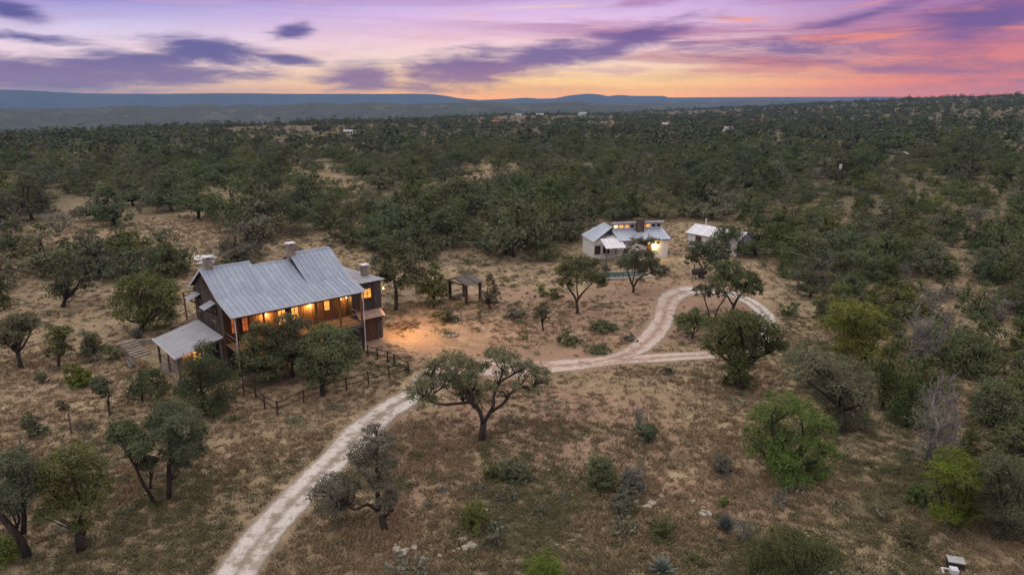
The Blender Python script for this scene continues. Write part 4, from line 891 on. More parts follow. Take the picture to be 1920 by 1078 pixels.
def window(parent, c, d, out, w, h, pane, mat, nx=2, nz=2, sill=True):
    """frame, pane and bars set on a wall; c centre, d along the wall, out facing"""
    c = np.array(c, float); d = np.array([*d, 0.0]); o = np.array([*out, 0.0]); Z = np.array([0, 0, 1.0])
    def slab(m, x0, x1, z0, z1, o0, o1):
        P = lambda x, z, q: c+d*x+Z*z+o*q
        m.hexa([P(x0, z0, o0), P(x1, z0, o0), P(x1, z0, o1), P(x0, z0, o1)], [P(x0, z1, o0), P(x1, z1, o0), P(x1, z1, o1), P(x0, z1, o1)])
    m = MB(); t = .07
    for q in ((-w/2-t, -w/2, -h/2-t, h/2+t), (w/2, w/2+t, -h/2-t, h/2+t), (-w/2, w/2, h/2, h/2+t), (-w/2, w/2, -h/2-t, -h/2)): slab(m, *q, 0, .08)
    for k in range(1, nx): x = -w/2+w*k/nx; slab(m, x-.018, x+.018, -h/2, h/2, .02, .05)
    for k in range(1, nz): z = -h/2+h*k/nz; slab(m, -w/2, w/2, z-.018, z+.018, .022, .048)
    win = m.obj('window', mat, parent); g = MB(); slab(g, -w/2, w/2, -h/2, h/2, .008, .018); g.obj('pane', pane, win)
    if sill: s = MB(); slab(s, -w/2-.12, w/2+.12, -h/2-t-.06, -h/2-t-.002, 0, .14); s.obj('sill', mat, win)
    return win
def lamp(parent, loc, out, watts, col=(1, .55, .18), name='wall_lamp', spot=None, size=.07):
    l = np.array(loc, float); o = np.array([*out, 0.0])
    m = MB().box(l[0]-.06, l[0]+.06, l[1]-.06, l[1]+.06, l[2]+.10, l[2]+.16); m.bar(l+[0, 0, .14], l-o*.16+[0, 0, .14], .03)
    for sx in (-1, 1):
        for sy in (-1, 1): m.bar(l+[sx*.055, sy*.055, -.1], l+[sx*.055, sy*.055, .1], .012)
    f = m.obj(name, IRON, parent); MB().tube([l-[0, 0, .08], l+[0, 0, .06]], [.04, .04], 8).obj('bulb', BULB, f)
    ld = bpy.data.lights.new('lamp_light', 'SPOT' if spot else 'POINT'); ld.energy = watts; ld.color = col; ld.shadow_soft_size = size
    lo = bpy.data.objects.new('lamp_light', ld); COL.objects.link(lo); lo.parent = f; lo.location = tuple(l+o*.05-np.array([0, 0, .14]))
    if spot: ld.spot_size = math.radians(spot[0]); ld.spot_blend = .9; lo.rotation_euler = Vector(spot[1]).to_track_quat('-Z', 'Y').to_euler()
    return f
def masonry(parent, name, x0, x1, y0, y1, z0, z1, course=.22, mat=STONE):
    """a mortar core with single stones standing proud on its sides"""
    core = MB().box(x0+.03, x1-.03, y0+.03, y1-.03, z0, z1).obj(name, mat, parent); nz = max(1, int(round((z1-z0)/course))); h = (z1-z0)/nz
    for k in range(nz):
        for (ax, a0, a1, fix, sg) in (('x', x0, x1, y0, -1), ('x', x0, x1, y1, 1), ('y', y0, y1, x0, -1), ('y', y0, y1, x1, 1)):
            n = max(1, int(round((a1-a0)/.36))); e = [a0]+[a0+(a1-a0)*(i+(.5 if k % 2 else 0)*.5)/n+random.uniform(-.05, .05) for i in range(1, n)]+[a1]
            for i in range(n):
                j = random.uniform(.0, .025); lo, hi = e[i]+.008, e[i+1]-.008; q0, q1 = (fix-j, fix+.026) if sg < 0 else (fix-.026, fix+j); zz = (z0+k*h+.008, z0+(k+1)*h-.008)
                (MB().box(lo, hi, q0, q1, *zz) if ax == 'x' else MB().box(q0, q1, lo+.03, hi-.03, *zz)).obj('stone', mat, core)
    return core
def chimney(parent, x, y, z0, z1, w=.62):
    c = masonry(parent, 'chimney', x-w/2, x+w/2, y-w/2, y+w/2, z0, z1, .2)
    m = MB()
    for sx in (-1, 1):
        for sy in (-1, 1): m.box(x+sx*(w/2-.1)-.05, x+sx*(w/2-.1)+.05, y+sy*(w/2-.1)-.05, y+sy*(w/2-.1)+.05, z1, z1+.14)
    m.box(x-w/2-.1, x+w/2+.1, y-w/2-.1, y+w/2+.1, z1+.14, z1+.22); m.obj('chimney_cap', WHITEP, c); return c
def railing(parent, a, b, z0, h, mat, n_post=0, mid=2):
    a = np.array(a, float); b = np.array(b, float); m = MB(); m.bar((*a, z0+h), (*b, z0+h), .07, .06)
    for k in range(mid): z = z0+h*(k+.5)/(mid+.5)*.95; m.bar((*a, z), (*b, z), .035)
    m.obj('railing', mat, parent)

# ------------------------------------------------------------------ the board house
H = thing('ranch_house', 'two storey weathered board house with sky-tinted metal roof and lit porch', 'house', (*HOUSE_O, 0), HOUSE_A)
EV, BR, RIDGE, BACK = (-.1, 5.65), (2.7, 6.42), 6.25, (9.9, 6.2)
SECT = [(0, 3.95, 8.38), (3.95, 7.5, 8.0), (7.5, 11.3, 8.58)]
core = None
for i, (u0, u1, zr) in enumerate(SECT):
    a, b = u0+(.02 if i == 0 else 0), u1-.02; zz = zr-.1
    prof = [(2.82, 0), (9.6, 0), (9.6, 6.1), (RIDGE, zz), (2.82, 6.3)]
    m = MB().add([(a, *p) for p in prof]+[(b, *p) for p in prof], [(0, 1, 2, 3, 4), (9, 8, 7, 6, 5), (0, 5, 6, 1), (1, 6, 7, 2), (2, 7, 8, 3), (3, 8, 9, 4), (4, 9, 5, 0)]); w = m.obj('wall', DARKW, H)
    if core is None: core = w
    lo, hi = u0-(.28 if i == 0 else 0), u1+(.28 if i == 2 else 0); n = int(round((hi-lo)/.44))
    roof(H, 'roof_slope', (lo, BR[0], BR[1]), (hi, BR[0], BR[1]), (hi, RIDGE, zr), (lo, RIDGE, zr), n, ROOF, DARKW)
    roof(H, 'back_roof_slope', (hi, BACK[0], BACK[1]), (lo, BACK[0], BACK[1]), (lo, RIDGE+.01, zr), (hi, RIDGE+.01, zr), n, ROOF, DARKW)
    cap = MB(); cap.hexa([(lo, RIDGE-.16, zr-.06), (hi, RIDGE-.16, zr-.06), (hi, RIDGE, zr+.055), (lo, RIDGE, zr+.055)], [(lo, RIDGE-.16, zr-.02), (hi, RIDGE-.16, zr-.02), (hi, RIDGE, zr+.085), (lo, RIDGE, zr+.085)])
    cap.hexa([(lo, RIDGE, zr+.055), (hi, RIDGE, zr+.055), (hi, RIDGE+.16, zr-.06), (lo, RIDGE+.16, zr-.06)], [(lo, RIDGE, zr+.085), (hi, RIDGE, zr+.085), (hi, RIDGE+.16, zr-.02), (lo, RIDGE+.16, zr-.02)]); cap.obj('ridge_cap', ROOF, H)
roof(H, 'porch_roof', (-.28, EV[0], EV[1]), (11.58, EV[0], EV[1]), (11.58, BR[0]+.02, BR[1]+.0), (-.28, BR[0]+.02, BR[1]+.0), 27, ROOF, BROWN)
for (y0, z0, y1, z1) in ((EV[0], EV[1], BR[0], BR[1]), (BR[0], BR[1], RIDGE, 8.38), (BACK[0], BACK[1], RIDGE, 8.38)): MB().bar((-.30, y0, z0-.07), (-.30, y1, z1-.07), .03, .16).obj('rake_board', WHITEP, H)
for (y0, z0, y1, z1) in ((EV[0], EV[1], BR[0], BR[1]), (BR[0], BR[1], RIDGE, 8.58)): MB().bar((11.60, y0, z0-.07), (11.60, y1, z1-.07), .03, .16).obj('rake_board', WHITEP, H)
gt = lambda s: (6.36+(min(2.7+.12+s, RIDGE)-2.7)*(8.38-6.42)/(RIDGE-2.7) if 2.82+s < RIDGE else 6.1+(9.6-2.82-s)*(8.28-6.1)/(9.6-RIDGE))-.06
boards(core, (0, 2.82), (0, 9.6), 0, gt, BOARD, .25, (-1, 0))
MB().box(-.09, .03, 2.72, 2.81, 0, 6.2).obj('corner_board', GREYT, H)
# porch: deck planks, posts, rails, lit back wall
deck = MB().box(.05, 11.25, .12, 2.80, 2.36, 2.50).obj('porch_deck', DARKW, H)
for k in range(12): MB().box(.0, 11.3, .05+k*.23, .05+k*.23+.215, 2.504, 2.545).obj('plank', TANW, deck)
MB().box(-.02, 11.32, .0, .045, 2.26, 2.56).obj('deck_beam', GREYT, H)
MB().box(-.02, 11.32, .02, .12, 5.36, 5.56).obj('porch_beam', DARKW, H)
for u in (.09, 2.35, 4.6, 6.9, 9.1, 11.2):
    MB().box(u-.07, u+.07, .025, .165, 2.55, 5.36).obj('post', BROWN, H); MB().box(u-.08, u+.08, .05, .21, 0, 2.36).obj('lower_post', DARKW, H)
for u0, u1 in ((.17, 2.28), (2.42, 4.53), (4.67, 6.83), (6.97, 9.03), (9.17, 11.13)): railing(H, (u0, .095), (u1, .095), 2.55, .98, GREYT)
railing(H, (.09, .18), (.09, 2.7), 2.55, .98, GREYT); railing(H, (11.2, .18), (11.2, 1.9), 2.55, .98, GREYT)
SK = [(.55, 1.15, 3.3, 5.2), (1.45, 2.05, 3.3, 5.2), (4.55, 5.35, 3.2, 5.25), (5.75, 6.55, 3.2, 5.25), (8.75, 9.65, 2.55, 4.95), (10.4, 10.8, 4.2, 5.2)]
boards(SECT and core, (0.02, 2.82), (11.28, 2.82), 2.55, 6.2, BROWN, .27, (0, -1), 'porch_board', SK)
boards(core, (0.02, 2.82), (11.28, 2.82), 0, 2.34, BOARD, .30, (0, -1), 'lower_board')
for (u0, u1, z0, z1), pane in zip(SK, (GL_R, GL_R, GL_W, GL_W, None, GL_Y)):
    if pane: window(H, ((u0+u1)/2, 2.80, (z0+z1)/2), (1, 0), (0, -1), u1-u0-.16, z1-z0-.16, pane, BROWN, 2 if u1-u0 > .5 else 1, 3)
    else:
        dr = MB().box(u0+.06, u1-.06, 2.76, 2.80, z0, z1-.06); dr.box(u0, u0+.06, 2.73, 2.80, z0, z1); dr.box(u1-.06, u1, 2.73, 2.80, z0, z1); dr.box(u0+.06, u1-.06, 2.73, 2.80, z1-.06, z1); d = dr.obj('door', BROWN, H)
        MB().box(u0+.2, u1-.2, 2.745, 2.757, z0+1.1, z1-.25).obj('pane', GL_W, d); MB().tube([(u1-.14, 2.75, z0+1.0), (u1-.14, 2.70, z0+1.0)], [.03, .03], 8).obj('handle', IRON, d)
lamp(H, (3.5, 2.55, 4.5), (0, -1), 190); lamp(H, (7.5, 2.55, 4.6), (0, -1), 230); lamp(H, (10.95, 2.3, 4.6), (0, -1), 80); lamp(H, (5.5, 2.55, 1.7), (0, -1), 30)
for u in (3.0, 8.3): window(H, (u, 2.79, 1.25), (1, 0), (0, -1), .8, 1.0, GL_W, BROWN)
g1 = MB(); g1.bar((-.3, EV[0]-.09, 5.60), (11.6, EV[0]-.09, 5.60), .10, .09); g1.obj('gutter', WHITEP, H)
for u in (-.02, 11.34): MB().tube([(u, -.18, 5.56), (u, -.06, 5.30), (u, -.06, .15), (u, -.2, .05)], .045, 8).obj('downpipe', WHITEP, H)
# gable awnings
for v0, z in ((4.5, 5.75), (8.3, 5.75)):
    aw = roof(H, 'awning', (-1.0, v0+.62, z-.30), (-1.0, v0-.62, z-.30), (-.06, v0-.62, z+.1), (-.06, v0+.62, z+.1), 4, ROOFC, GREYT, .04, .04)
    for s in (-.5, .5): MB().bar((-.92, v0+s, z-.36), (-.05, v0+s, z-.95), .06).obj('bracket', DARKW, aw)
    window(H, (-.045, v0, z-.95), (0, 1), (-1, 0), .75, 1.05, DGLASS, TANW)
window(H, (-.045, 6.2, 7.25), (0, 1), (-1, 0), .45, .5, DGLASS, BOARD, 1, 1)
# back lean-to porch
roof(H, 'back_porch_roof', (4.0, 12.3, 5.05), (-.4, 12.3, 5.05), (-.4, 9.75, 5.75), (4.0, 9.75, 5.75), 8, ROOFT, BROWN)
for u in (-.2, 1.8, 3.8): MB().box(u-.07, u+.07, 12.0, 12.14, 0, 5.02).obj('post', TANW, H)
MB().box(-.3, 3.9, 9.65, 12.15, 2.40, 2.52).obj('back_deck', TANW, H); railing(H, (-.2, 9.7), (-.2, 12.0), 2.52, .95, GREYT)
# right wing
wg = MB().add([(11.32, 2.0, 0), (14.4, 2.0, 0), (14.4, 9.4, 0), (11.32, 9.4, 0), (11.32, 2.0, 5.68), (14.4, 2.0, 5.68), (14.4, 9.4, 5.42), (11.32, 9.4, 5.42)], [(0, 3, 2, 1), (4, 5, 6, 7), (0, 1, 5, 4), (1, 2, 6, 5), (2, 3, 7, 6), (3, 0, 4, 7)]).obj('wing_wall', DARKW, H)
roof(H, 'wing_roof', (11.3, 1.68, 5.80), (14.75, 1.68, 5.80), (14.75, 9.8, 5.52), (11.3, 9.8, 5.52), 8, ROOFC, DARKW)
boards(wg, (11.34, 2.0), (14.4, 2.0), 3.05, 5.66, GREYT if False else BOARD, .24, (0, -1), 'board', [(.72, 2.08, 4.18, 5.18)])
boards(wg, (11.34, 2.0), (14.4, 2.0), 0, 2.98, BOARD, .26, (0, -1), 'lower_board')
boards(wg, (14.4, 2.0), (14.4, 9.4), 0, 5.45, BOARD, .27, (1, 0))
window(H, (12.73, 1.97, 4.70), (1, 0), (0, -1), 1.15, .85, GL_W, BROWN, 3, 2)
aw = roof(H, 'door_awning', (11.55, 1.12, 2.52), (14.25, 1.12, 2.52), (14.25, 1.95, 3.02), (11.55, 1.95, 3.02), 6, ROOFT, BROWN, .05, .04)
for u in (11.7, 14.1): MB().bar((u, 1.2, 2.44), (u, 1.95, 1.8), .07).obj('bracket', DARKW, aw)
dd = MB().box(12.5, 13.5, 1.93, 1.962, .05, 2.15); dd.box(12.42, 12.5, 1.91, 1.962, .05, 2.24); dd.box(13.5, 13.58, 1.91, 1.962, .05, 2.24); dd = dd.obj('door', BROWN, H); MB().tube([(13.38, 1.925, 1.1), (13.38, 1.87, 1.1)], .03, 8).obj('handle', IRON, dd)
MB().box(13.75, 13.87, 1.90, 1.962, 0, 2.9).obj('corner_board', GREYT, H)
lamp(H, (14.62, 1.9, 4.9), (0, -1), 3600, (1.0, .54, .20), 'yard_lamp', (140, (.80, -.30, -.62)), .1)
chimney(H, .42, RIDGE, 8.1, 9.15, .6); chimney(H, 7.72, RIDGE-.1, 7.9, 9.35, .62); chimney(H, 14.15, 4.4, 5.45, 6.62, .56)

# ------------------------------------------------------------------ low side cabin
S = thing('side_cabin', 'low open-sided cabin with pale corrugated roof against the house gable', 'cabin', (*HOUSE_O, 0), HOUSE_A)
roof(S, 'roof', (-4.15, 8.0, 2.62), (-4.15, 1.95, 2.62), (-.42, 1.95, 3.55), (-.42, 8.0, 3.55), 20, ROOFC, BROWN, .06, .04)
MB().bar((-4.22, 1.9, 2.60), (-4.22, 8.05, 2.60), .04, .14).obj('fascia', WHITEP, S); MB().bar((-4.2, 1.91, 2.60), (-.42, 1.91, 3.53), .04, .14).obj('fascia', WHITEP, S)
for (u, v, z) in ((-3.9, 2.2, 2.58), (-3.9, 7.7, 2.58), (-3.9, 5.0, 2.58), (-2.1, 2.2, 3.0), (-.6, 2.2, 3.4)): MB().box(u-.08, u+.08, v-.08, v+.08, 0, z).obj('post', GREYT, S)
masonry(S, 'stone_base', -3.95, -.5, 2.35, 7.6, 0, .5, .25)
sw = MB().add([(-3.0, 4.6, .5), (-.5, 4.6, .5), (-.5, 7.6, .5), (-3.0, 7.6, .5), (-3.0, 4.6, 2.78), (-.5, 4.6, 3.4), (-.5, 7.6, 3.4), (-3.0, 7.6, 2.78)], [(0, 3, 2, 1), (4, 5, 6, 7), (0, 1, 5, 4), (1, 2, 6, 5), (2, 3, 7, 6), (3, 0, 4, 7)]).obj('wall', TANW, S)
boards(sw, (-3.0, 4.6), (-.5, 4.6), .5, 2.75, TANW, .25, (0, -1)); boards(sw, (-3.0, 7.6), (-3.0, 4.6), .5, 2.72, TANW, .25, (-1, 0))
window(S, (-1.7, 4.56, 1.7), (1, 0), (0, -1), .9, 1.0, GL_W, BROWN); railing(S, (-3.9, 2.3), (-3.9, 7.6), .5, .9, GREYT); railing(S, (-3.8, 2.2), (-.7, 2.2), .5, .9, GREYT)
lamp(S, (-2.6, 4.45, 2.3), (0, -1), 60)

# ------------------------------------------------------------------ white cottage
CO, CA = (15.1, 93.9), math.radians(12)
C = thing('cottage', 'white cottage with a row of high windows, blue metal roof and stone chimney', 'house', (*CO, float(hz(19, 97))), CA)
cw = MB().add([(.1, .45, -.3), (7.5, .45, -.3), (7.5, 6.8, -.3), (.1, 6.8, -.3), (.1, .45, 2.75), (7.5, .45, 2.75), (7.5, 6.8, 3.3), (.1, 6.8, 3.3)], [(0, 3, 2, 1), (4, 5, 6, 7), (0, 1, 5, 4), (1, 2, 6, 5), (2, 3, 7, 6), (3, 0, 4, 7)]).obj('wall', CREAM, C)
MB().add([(.1, 3.2, 2.7), (7.5, 3.2, 2.7), (7.5, 6.8, 2.7), (.1, 6.8, 2.7), (.1, 3.2, 4.72), (7.5, 3.2, 4.72), (7.5, 6.8, 3.35), (.1, 6.8, 3.35)], [(0, 3, 2, 1), (4, 5, 6, 7), (0, 1, 5, 4), (1, 2, 6, 5), (2, 3, 7, 6), (3, 0, 4, 7)]).obj('clerestory_wall', WHITEP, C)
roof(C, 'front_roof', (-.1, .05, 2.72), (7.75, .05, 2.72), (7.75, 3.19, 3.72), (-.1, 3.19, 3.72), 14, ROOFB, WHITEP)
roof(C, 'back_roof', (7.75, 7.2, 3.25), (-.15, 7.2, 3.25), (-.15, 2.85, 4.88), (7.75, 2.85, 4.88), 14, ROOFW, WHITEP)
MB().box(-.15, 7.75, 2.80, 2.84, 4.70, 4.90).obj('fascia', WHITEP, C); MB().bar((-.12, .02, 2.66), (7.77, .02, 2.66), .06, .12).obj('gutter', IRON, C)
for k, pane in enumerate((GL_Y, GL_W, GL_W, DGLASS, None, GL_W, GL_W, DGLASS, DGLASS)):
    if pane: window(C, (.55+k*.82, 3.19, 4.2), (1, 0), (0, -1), .6, .42, pane, WHITEP, 1, 1, False)
masonry(C, 'chimney', 3.5, 4.5, 2.2, 3.1, 3.2, 5.35, .22, DSTONE)
boards(cw, (.1, .45), (7.5, .45), -.3, 2.7, CREAM, .42, (0, -1), 'panel', [(4.2, 5.0, -.3, 2.0)])
dr = MB().box(4.3, 4.95, .40, .44, -.3, 1.95); dr.box(4.22, 4.3, .38, .44, -.3, 2.03); dr.box(4.95, 5.03, .38, .44, -.3, 2.03); dr = dr.obj('door', BROWN, C); MB().tube([(4.86, .40, .8), (4.86, .35, .8)], .03, 8).obj('handle', IRON, dr)
lamp(C, (5.35, .22, 2.0), (0, -1), 130, (1, .66, .2))
roof(C, 'side_roof', (-3.5, 6.6, 2.55), (-3.5, 1.0, 2.55), (-.1, 2.9, 4.25), (-.1, 6.6, 4.25), 9, ROOFB, WHITEP)
roof(C, 'porch_roof', (-2.6, -1.6, 2.1), (.4, -1.6, 2.1), (.4, 1.0, 2.95), (-2.6, 1.0, 2.95), 6, ROOFW, BROWN)
for u in (-2.4, -1.0, .2): MB().box(u-.07, u+.07, -1.4, -1.26, -.3, 2.12).obj('post', GREYT, C)
MB().add([(-3.3, 1.6, -.3), (.08, 1.6, -.3), (.08, 6.5, -.3), (-3.3, 6.5, -.3), (-3.3, 1.6, 2.4), (.08, 1.6, 3.0), (.08, 6.5, 3.0), (-3.3, 6.5, 2.4)], [(0, 3, 2, 1), (4, 5, 6, 7), (0, 1, 5, 4), (1, 2, 6, 5), (2, 3, 7, 6), (3, 0, 4, 7)]).obj('side_wall', CREAM, C)
window(C, (-1.4, 1.58, 1.3), (1, 0), (0, -1), .8, 1.0, DGLASS, BROWN); window(C, (-2.7, 1.58, 1.3), (1, 0), (0, -1), .7, 1.0, DGLASS, BROWN)
masonry(C, 'stone_step', -1.4, -.2, -2.4, -1.7, -.35, 1.2, .3, STONE)

# ------------------------------------------------------------------ long shed
BA = math.atan2(-8.3, 6.6)
B = thing('shed', 'long whitewashed shed with pale gabled metal roof half hidden by trees', 'shed', (26.9, 103.3, float(hz(30, 99))), BA)
m = MB(); prof = [(.15, -.4), (4.3, -.4), (4.3, 2.35), (2.2, 3.3), (.15, 2.35)]
bw = m.add([(.1, *p) for p in prof]+[(8.7, *p) for p in prof], [(4, 3, 2, 1, 0), (5, 6, 7, 8, 9), (0, 1, 6, 5), (1, 2, 7, 6), (2, 3, 8, 7), (3, 4, 9, 8), (4, 0, 5, 9)]).obj('wall', CREAM, B)
roof(B, 'front_roof', (-.2, -.15, 2.28), (9.0, -.15, 2.28), (9.0, 2.2, 3.4), (-.2, 2.2, 3.4), 18, ROOFW, WHITEP); roof(B, 'back_roof', (9.0, 4.6, 2.28), (-.2, 4.6, 2.28), (-.2, 2.21, 3.4), (9.0, 2.21, 3.4), 18, ROOFW, WHITEP)
dr = MB().box(1.5, 2.6, .10, .145, -.4, 2.0).obj('door', BROWN, B); MB().tube([(2.45, .1, .8), (2.45, .05, .8)], .03, 8).obj('handle', IRON, dr)
window(B, (4.6, .14, 1.3), (1, 0), (0, -1), .9, .8, DGLASS, WHITEP); window(B, (7.3, .14, 1.3), (1, 0), (0, -1), .9, .8, DGLASS, WHITEP)
MB().tube([(1.2, 2.9, 2.9), (1.2, 2.9, 4.3)], .09, 8).obj('flue_pipe', WHITEP, B)

# ------------------------------------------------------------------ wooden shelter
G = thing('shelter', 'small wooden shelter on posts with a slatted tin roof in the yard', 'shelter', (-5.4, 75.3, float(hz(-5.4, 75.3))), math.radians(48))
roof(G, 'roof', (-1.35, -1.6, 2.25), (1.35, -1.6, 2.25), (1.35, .2, 2.8), (-1.35, .2, 2.8), 6, GREYT, DARKW, .08, .06); roof(G, 'back_roof', (1.35, 1.6, 2.4), (-1.35, 1.6, 2.4), (-1.35, .21, 2.8), (1.35, .21, 2.8), 6, GREYT, DARKW, .08, .06)
for sx in (-1.1, 1.1):
    for sy in (-1.35, 1.3): MB().box(sx-.12, sx+.12, sy-.12, sy+.12, -.2, 2.3).obj('post', DARKW, G)
for sx in (-1.1, 1.1): MB().bar((sx, -1.5, 2.12), (sx, 1.5, 2.25), .1, .14).obj('beam', DARKW, G)
railing(G, (-1.0, 1.3), (1.0, 1.3), 0, .9, GREYT); MB().box(-1.0, 1.0, .8, 1.15, .40, .46).box(-.95, -.85, .85, 1.1, -.1, .40).box(.85, .95, .85, 1.1, -.1, .40).obj('bench', GREYT, G)

# ------------------------------------------------------------------ fences, steps, pool and yard things
def post_and_rail(name, label, pix, h=1.1, rails=(1.0, .5), gate=None):
    P = [gp(*p) for p in pix]; t = thing(name, label, 'fence', tuple(P[0])); Q = [p-P[0] for p in P]
    for q in Q: MB().tube([q+[0, 0, -.2], q+[0, 0, h]], [.06, .052], 7).obj('post', DARKW, t)
    for i in range(len(Q)-1):
        if gate is not None and i == gate: continue
        for r in rails: MB().tube([Q[i]+[0, 0, r], (Q[i]+Q[i+1])/2+[0, 0, r-.02], Q[i+1]+[0, 0, r]], .035, 6).obj('rail', DARKW, t)
    return P
FP = post_and_rail('rail_fence', 'dark post and rail fence below the house, with a gate gap', [(690,668),(708,674),(727,680),(740,686),(766,702),(730,710),(691,720),(650,732),(570,756),(521,778),(497,766),(480,748),(458,742)], gate=2)
gt_ = thing('gate', 'dark barred iron gate in the rail fence beside the dirt road', 'gate', tuple(FP[2])); d = FP[3]-FP[2]
m = MB(); m.bar(d*.08+[0, 0, 1.05], d*.92+[0, 0, 1.05], .04); m.bar(d*.08+[0, 0, .12], d*.92+[0, 0, .12], .04); m.bar(d*.08+[0, 0, .1], d*.08+[0, 0, 1.07], .04); m.bar(d*.92+[0, 0, .1], d*.92+[0, 0, 1.07], .04); m.obj('gate_frame', IRON, gt_)
for k in range(5): q = .2+.15*k; MB().bar(d*q+[0, 0, .13], d*q+[0, 0, 1.04], .02).obj('bar', IRON, gt_)
def stake(bx, by, h, label):
    p = gp(bx, by); MBo = MB().tube([(0, 0, -.2), (.03, 0, h*.6), (.0, .02, h)], [.06, .05, .045], 7).obj('fence_post', GREYT, None, False, tuple(p)); tag(MBo, label, 'post')
stake(134, 812, 1.5, 'lone grey post on the dry slope left of the oak pair'); stake(44, 862, 1.5, 'grey post beside the weed bush at far left')
def steps():
    p = gp(268, 668); t = thing('stone_steps', 'short flight of stone steps climbing to the house gable', 'steps', tuple(p), math.radians(58))
    for k in range(7): MB().box(-.75, .75, k*.34, k*.34+.36, -.2, .12+k*.14).obj('step', STONE, t)
    p = gp(228, 652); t = thing('retaining_wall', 'low tan stone wall left of the stone steps', 'wall', tuple(p), math.radians(20)); masonry(t, 'wall_core', 0, 3.0, 0, .35, -.2, .55, .25, STONE)
    p = gp(240, 676); t = thing('timber_edging', 'pale timber edging below the stone steps', 'edging', tuple(p), math.radians(-52)); MB().box(0, 2.2, 0, .22, -.1, .32).obj('beam', GREYT, t); MB().box(0, 2.2, -.24, -.02, -.1, .14).obj('beam', GREYT, t)
steps()
def pool():
    a = gp(1170, 518); z = float(a[2])+.06; t = thing('swimming_pool', 'small pool with pale stone edge in front of the cottage', 'pool', (a[0], a[1], z), math.radians(8)); W = NT('pool_water'); W.bsdf((.035, .075, .078), .06, .5, 0, W.bump(W.noise(5, 3), .06, .02)); 
    MB().box(-3.3, 3.0, -1.2, 1.6, -.3, .06).obj('water', W.m, t)
    n = 11
    for k in range(n):
        x0 = -3.7+7.1*k/n; MB().box(x0+.01, x0+7.1/n-.01, -1.62, -1.2, -.3, .16).obj('coping_stone', LIME, t); MB().box(x0+.01, x0+7.1/n-.01, 1.6, 2.0, -.3, .16).obj('coping_stone', LIME, t)
    for k in range(4):
        y0 = -1.2+2.8*k/4; MB().box(-3.7, -3.3, y0+.01, y0+.69, -.3, .16).obj('coping_stone', LIME, t); MB().box(3.0, 3.4, y0+.01, y0+.69, -.3, .16).obj('coping_stone', LIME, t)
pool()
def smoker():
    p = gp(1308, 523); t = thing('barrel_smoker', 'black barrel smoker on wheels beside the oak near the shed', 'smoker', tuple(p), math.radians(20))
    MB().tube([(-.75, 0, .95), (-.7, 0, .95), (.7, 0, .95), (.75, 0, .95)], [.34, .4, .4, .34], 14).obj('barrel', IRON, t, True); MB().tube([(.85, 0, .75), (1.25, 0, .75)], .26, 10).obj('firebox', IRON, t); MB().tube([(-.6, 0, 1.3), (-.6, 0, 2.0)], .07, 8).obj('chimney_pipe', IRON, t)
    for sx in (-.55, .55):
        for sy in (-.25, .25): MB().bar((sx, sy, .7), (sx, sy*1.3, 0), .05).obj('leg', IRON, t)
    for sy in (-.36, .36): MB().tube([(.55, sy-.04, .22), (.55, sy+.04, .22)], .22, 14).obj('wheel', IRON, t)
smoker()
def fire_pit():
    p = gp(843, 628); t = thing('fire_pit', 'round stone fire pit in the lit dirt yard', 'fire pit', tuple(p)); MB().tube([(0, 0, -.05), (0, 0, .05)], .62, 16).obj('ash_bed', plain('ash', (.10, .095, .09), (.05, .048, .045)), t)
    for k in range(13):
        a = k*2*math.pi/13; o = link('stone', ROCKS_S[k % 3], t, (math.cos(a)*.78, math.sin(a)*.78, .10), a); o.scale = (.17, .20, .22)
ROCKS_S = [rock_mesh(60+i, STONE, .8) for i in range(3)]; fire_pit()
def brush_pile():
    p = gp(757, 612); g = np.random.default_rng(4); mb = MB()
    for k in range(90):
        a = g.random()*6.28; q = g.random()**.5*1.3; e = g.random()*6.28; L = g.uniform(.5, 1.1); c = np.array([q*math.cos(a)*1.3, q*math.sin(a)*.8, g.uniform(.0, .75)*(1-q/1.5)]); d = np.array([math.cos(e), math.sin(e), g.normal()*.25])*L/2; mb.tube([c-d, c+d], [.03, .015], 4)
    o = mb.obj('brush_pile', plain('dry_brush', (.12, .09, .075), (.055, .042, .036)), None, False, tuple(p)); tag(o, 'dark heap of cut brush beside the lit yard right of the house', 'brush', kind='stuff')
brush_pile()
for i, (px, py, s, lab) in enumerate(((375,489,.95,'large white boulder, the left of the group behind the left chimney'),(386,487,1.0,'large white boulder in the middle of the group behind the left chimney'),(397,486,.8,'white boulder, the right of the group behind the left chimney'),(380,496,.7,'white boulder in front of the group behind the left chimney'),(369,484,.6,'small white boulder, farthest left of the group behind the left chimney'),(392,494,.6,'small white boulder nearest the left chimney'),(324,484,.5,'white boulder among the dark oaks left of the chimney group'),(344,500,.55,'low white boulder above the house gable'),(205,488,.5,'flat white boulder near the grazing cattle'))):
    p = gp(px, py); o = link('limestone_boulder', rock_mesh(200+i, WHITEL, .75), None, (p[0], p[1], p[2]+s*.25), i*1.3); o.scale = (s*1.25, s, s*.85); tag(o, lab, 'boulder', 'white boulders left of the house')
def outcrop(px, py, n, label, seed):
    g = np.random.default_rng(seed); p = gp(px, py); t = thing('rock_outcrop', label, 'rocks', tuple(p))
    for k in range(n):
        x, y = g.normal()*.45, g.normal()*.35; s = g.uniform(.10, .24); o = link('stone', ROCKS[k % 4], t, (x, y, s*.3+float(hz(p[0]+x, p[1]+y))-p[2]), g.random()*6.28); o.scale = (s*1.3, s, s*.8)
outcrop(872, 1028, 14, 'small heap of pale stones at the lower edge of the bare slope', 1); outcrop(1210, 946, 9, 'pale stones beside the grey bush on the bare slope', 2); outcrop(1322, 962, 7, 'few pale stones left of the agave', 3); outcrop(770, 1032, 7, 'pale stones beside the wide prickly pear patch', 4)
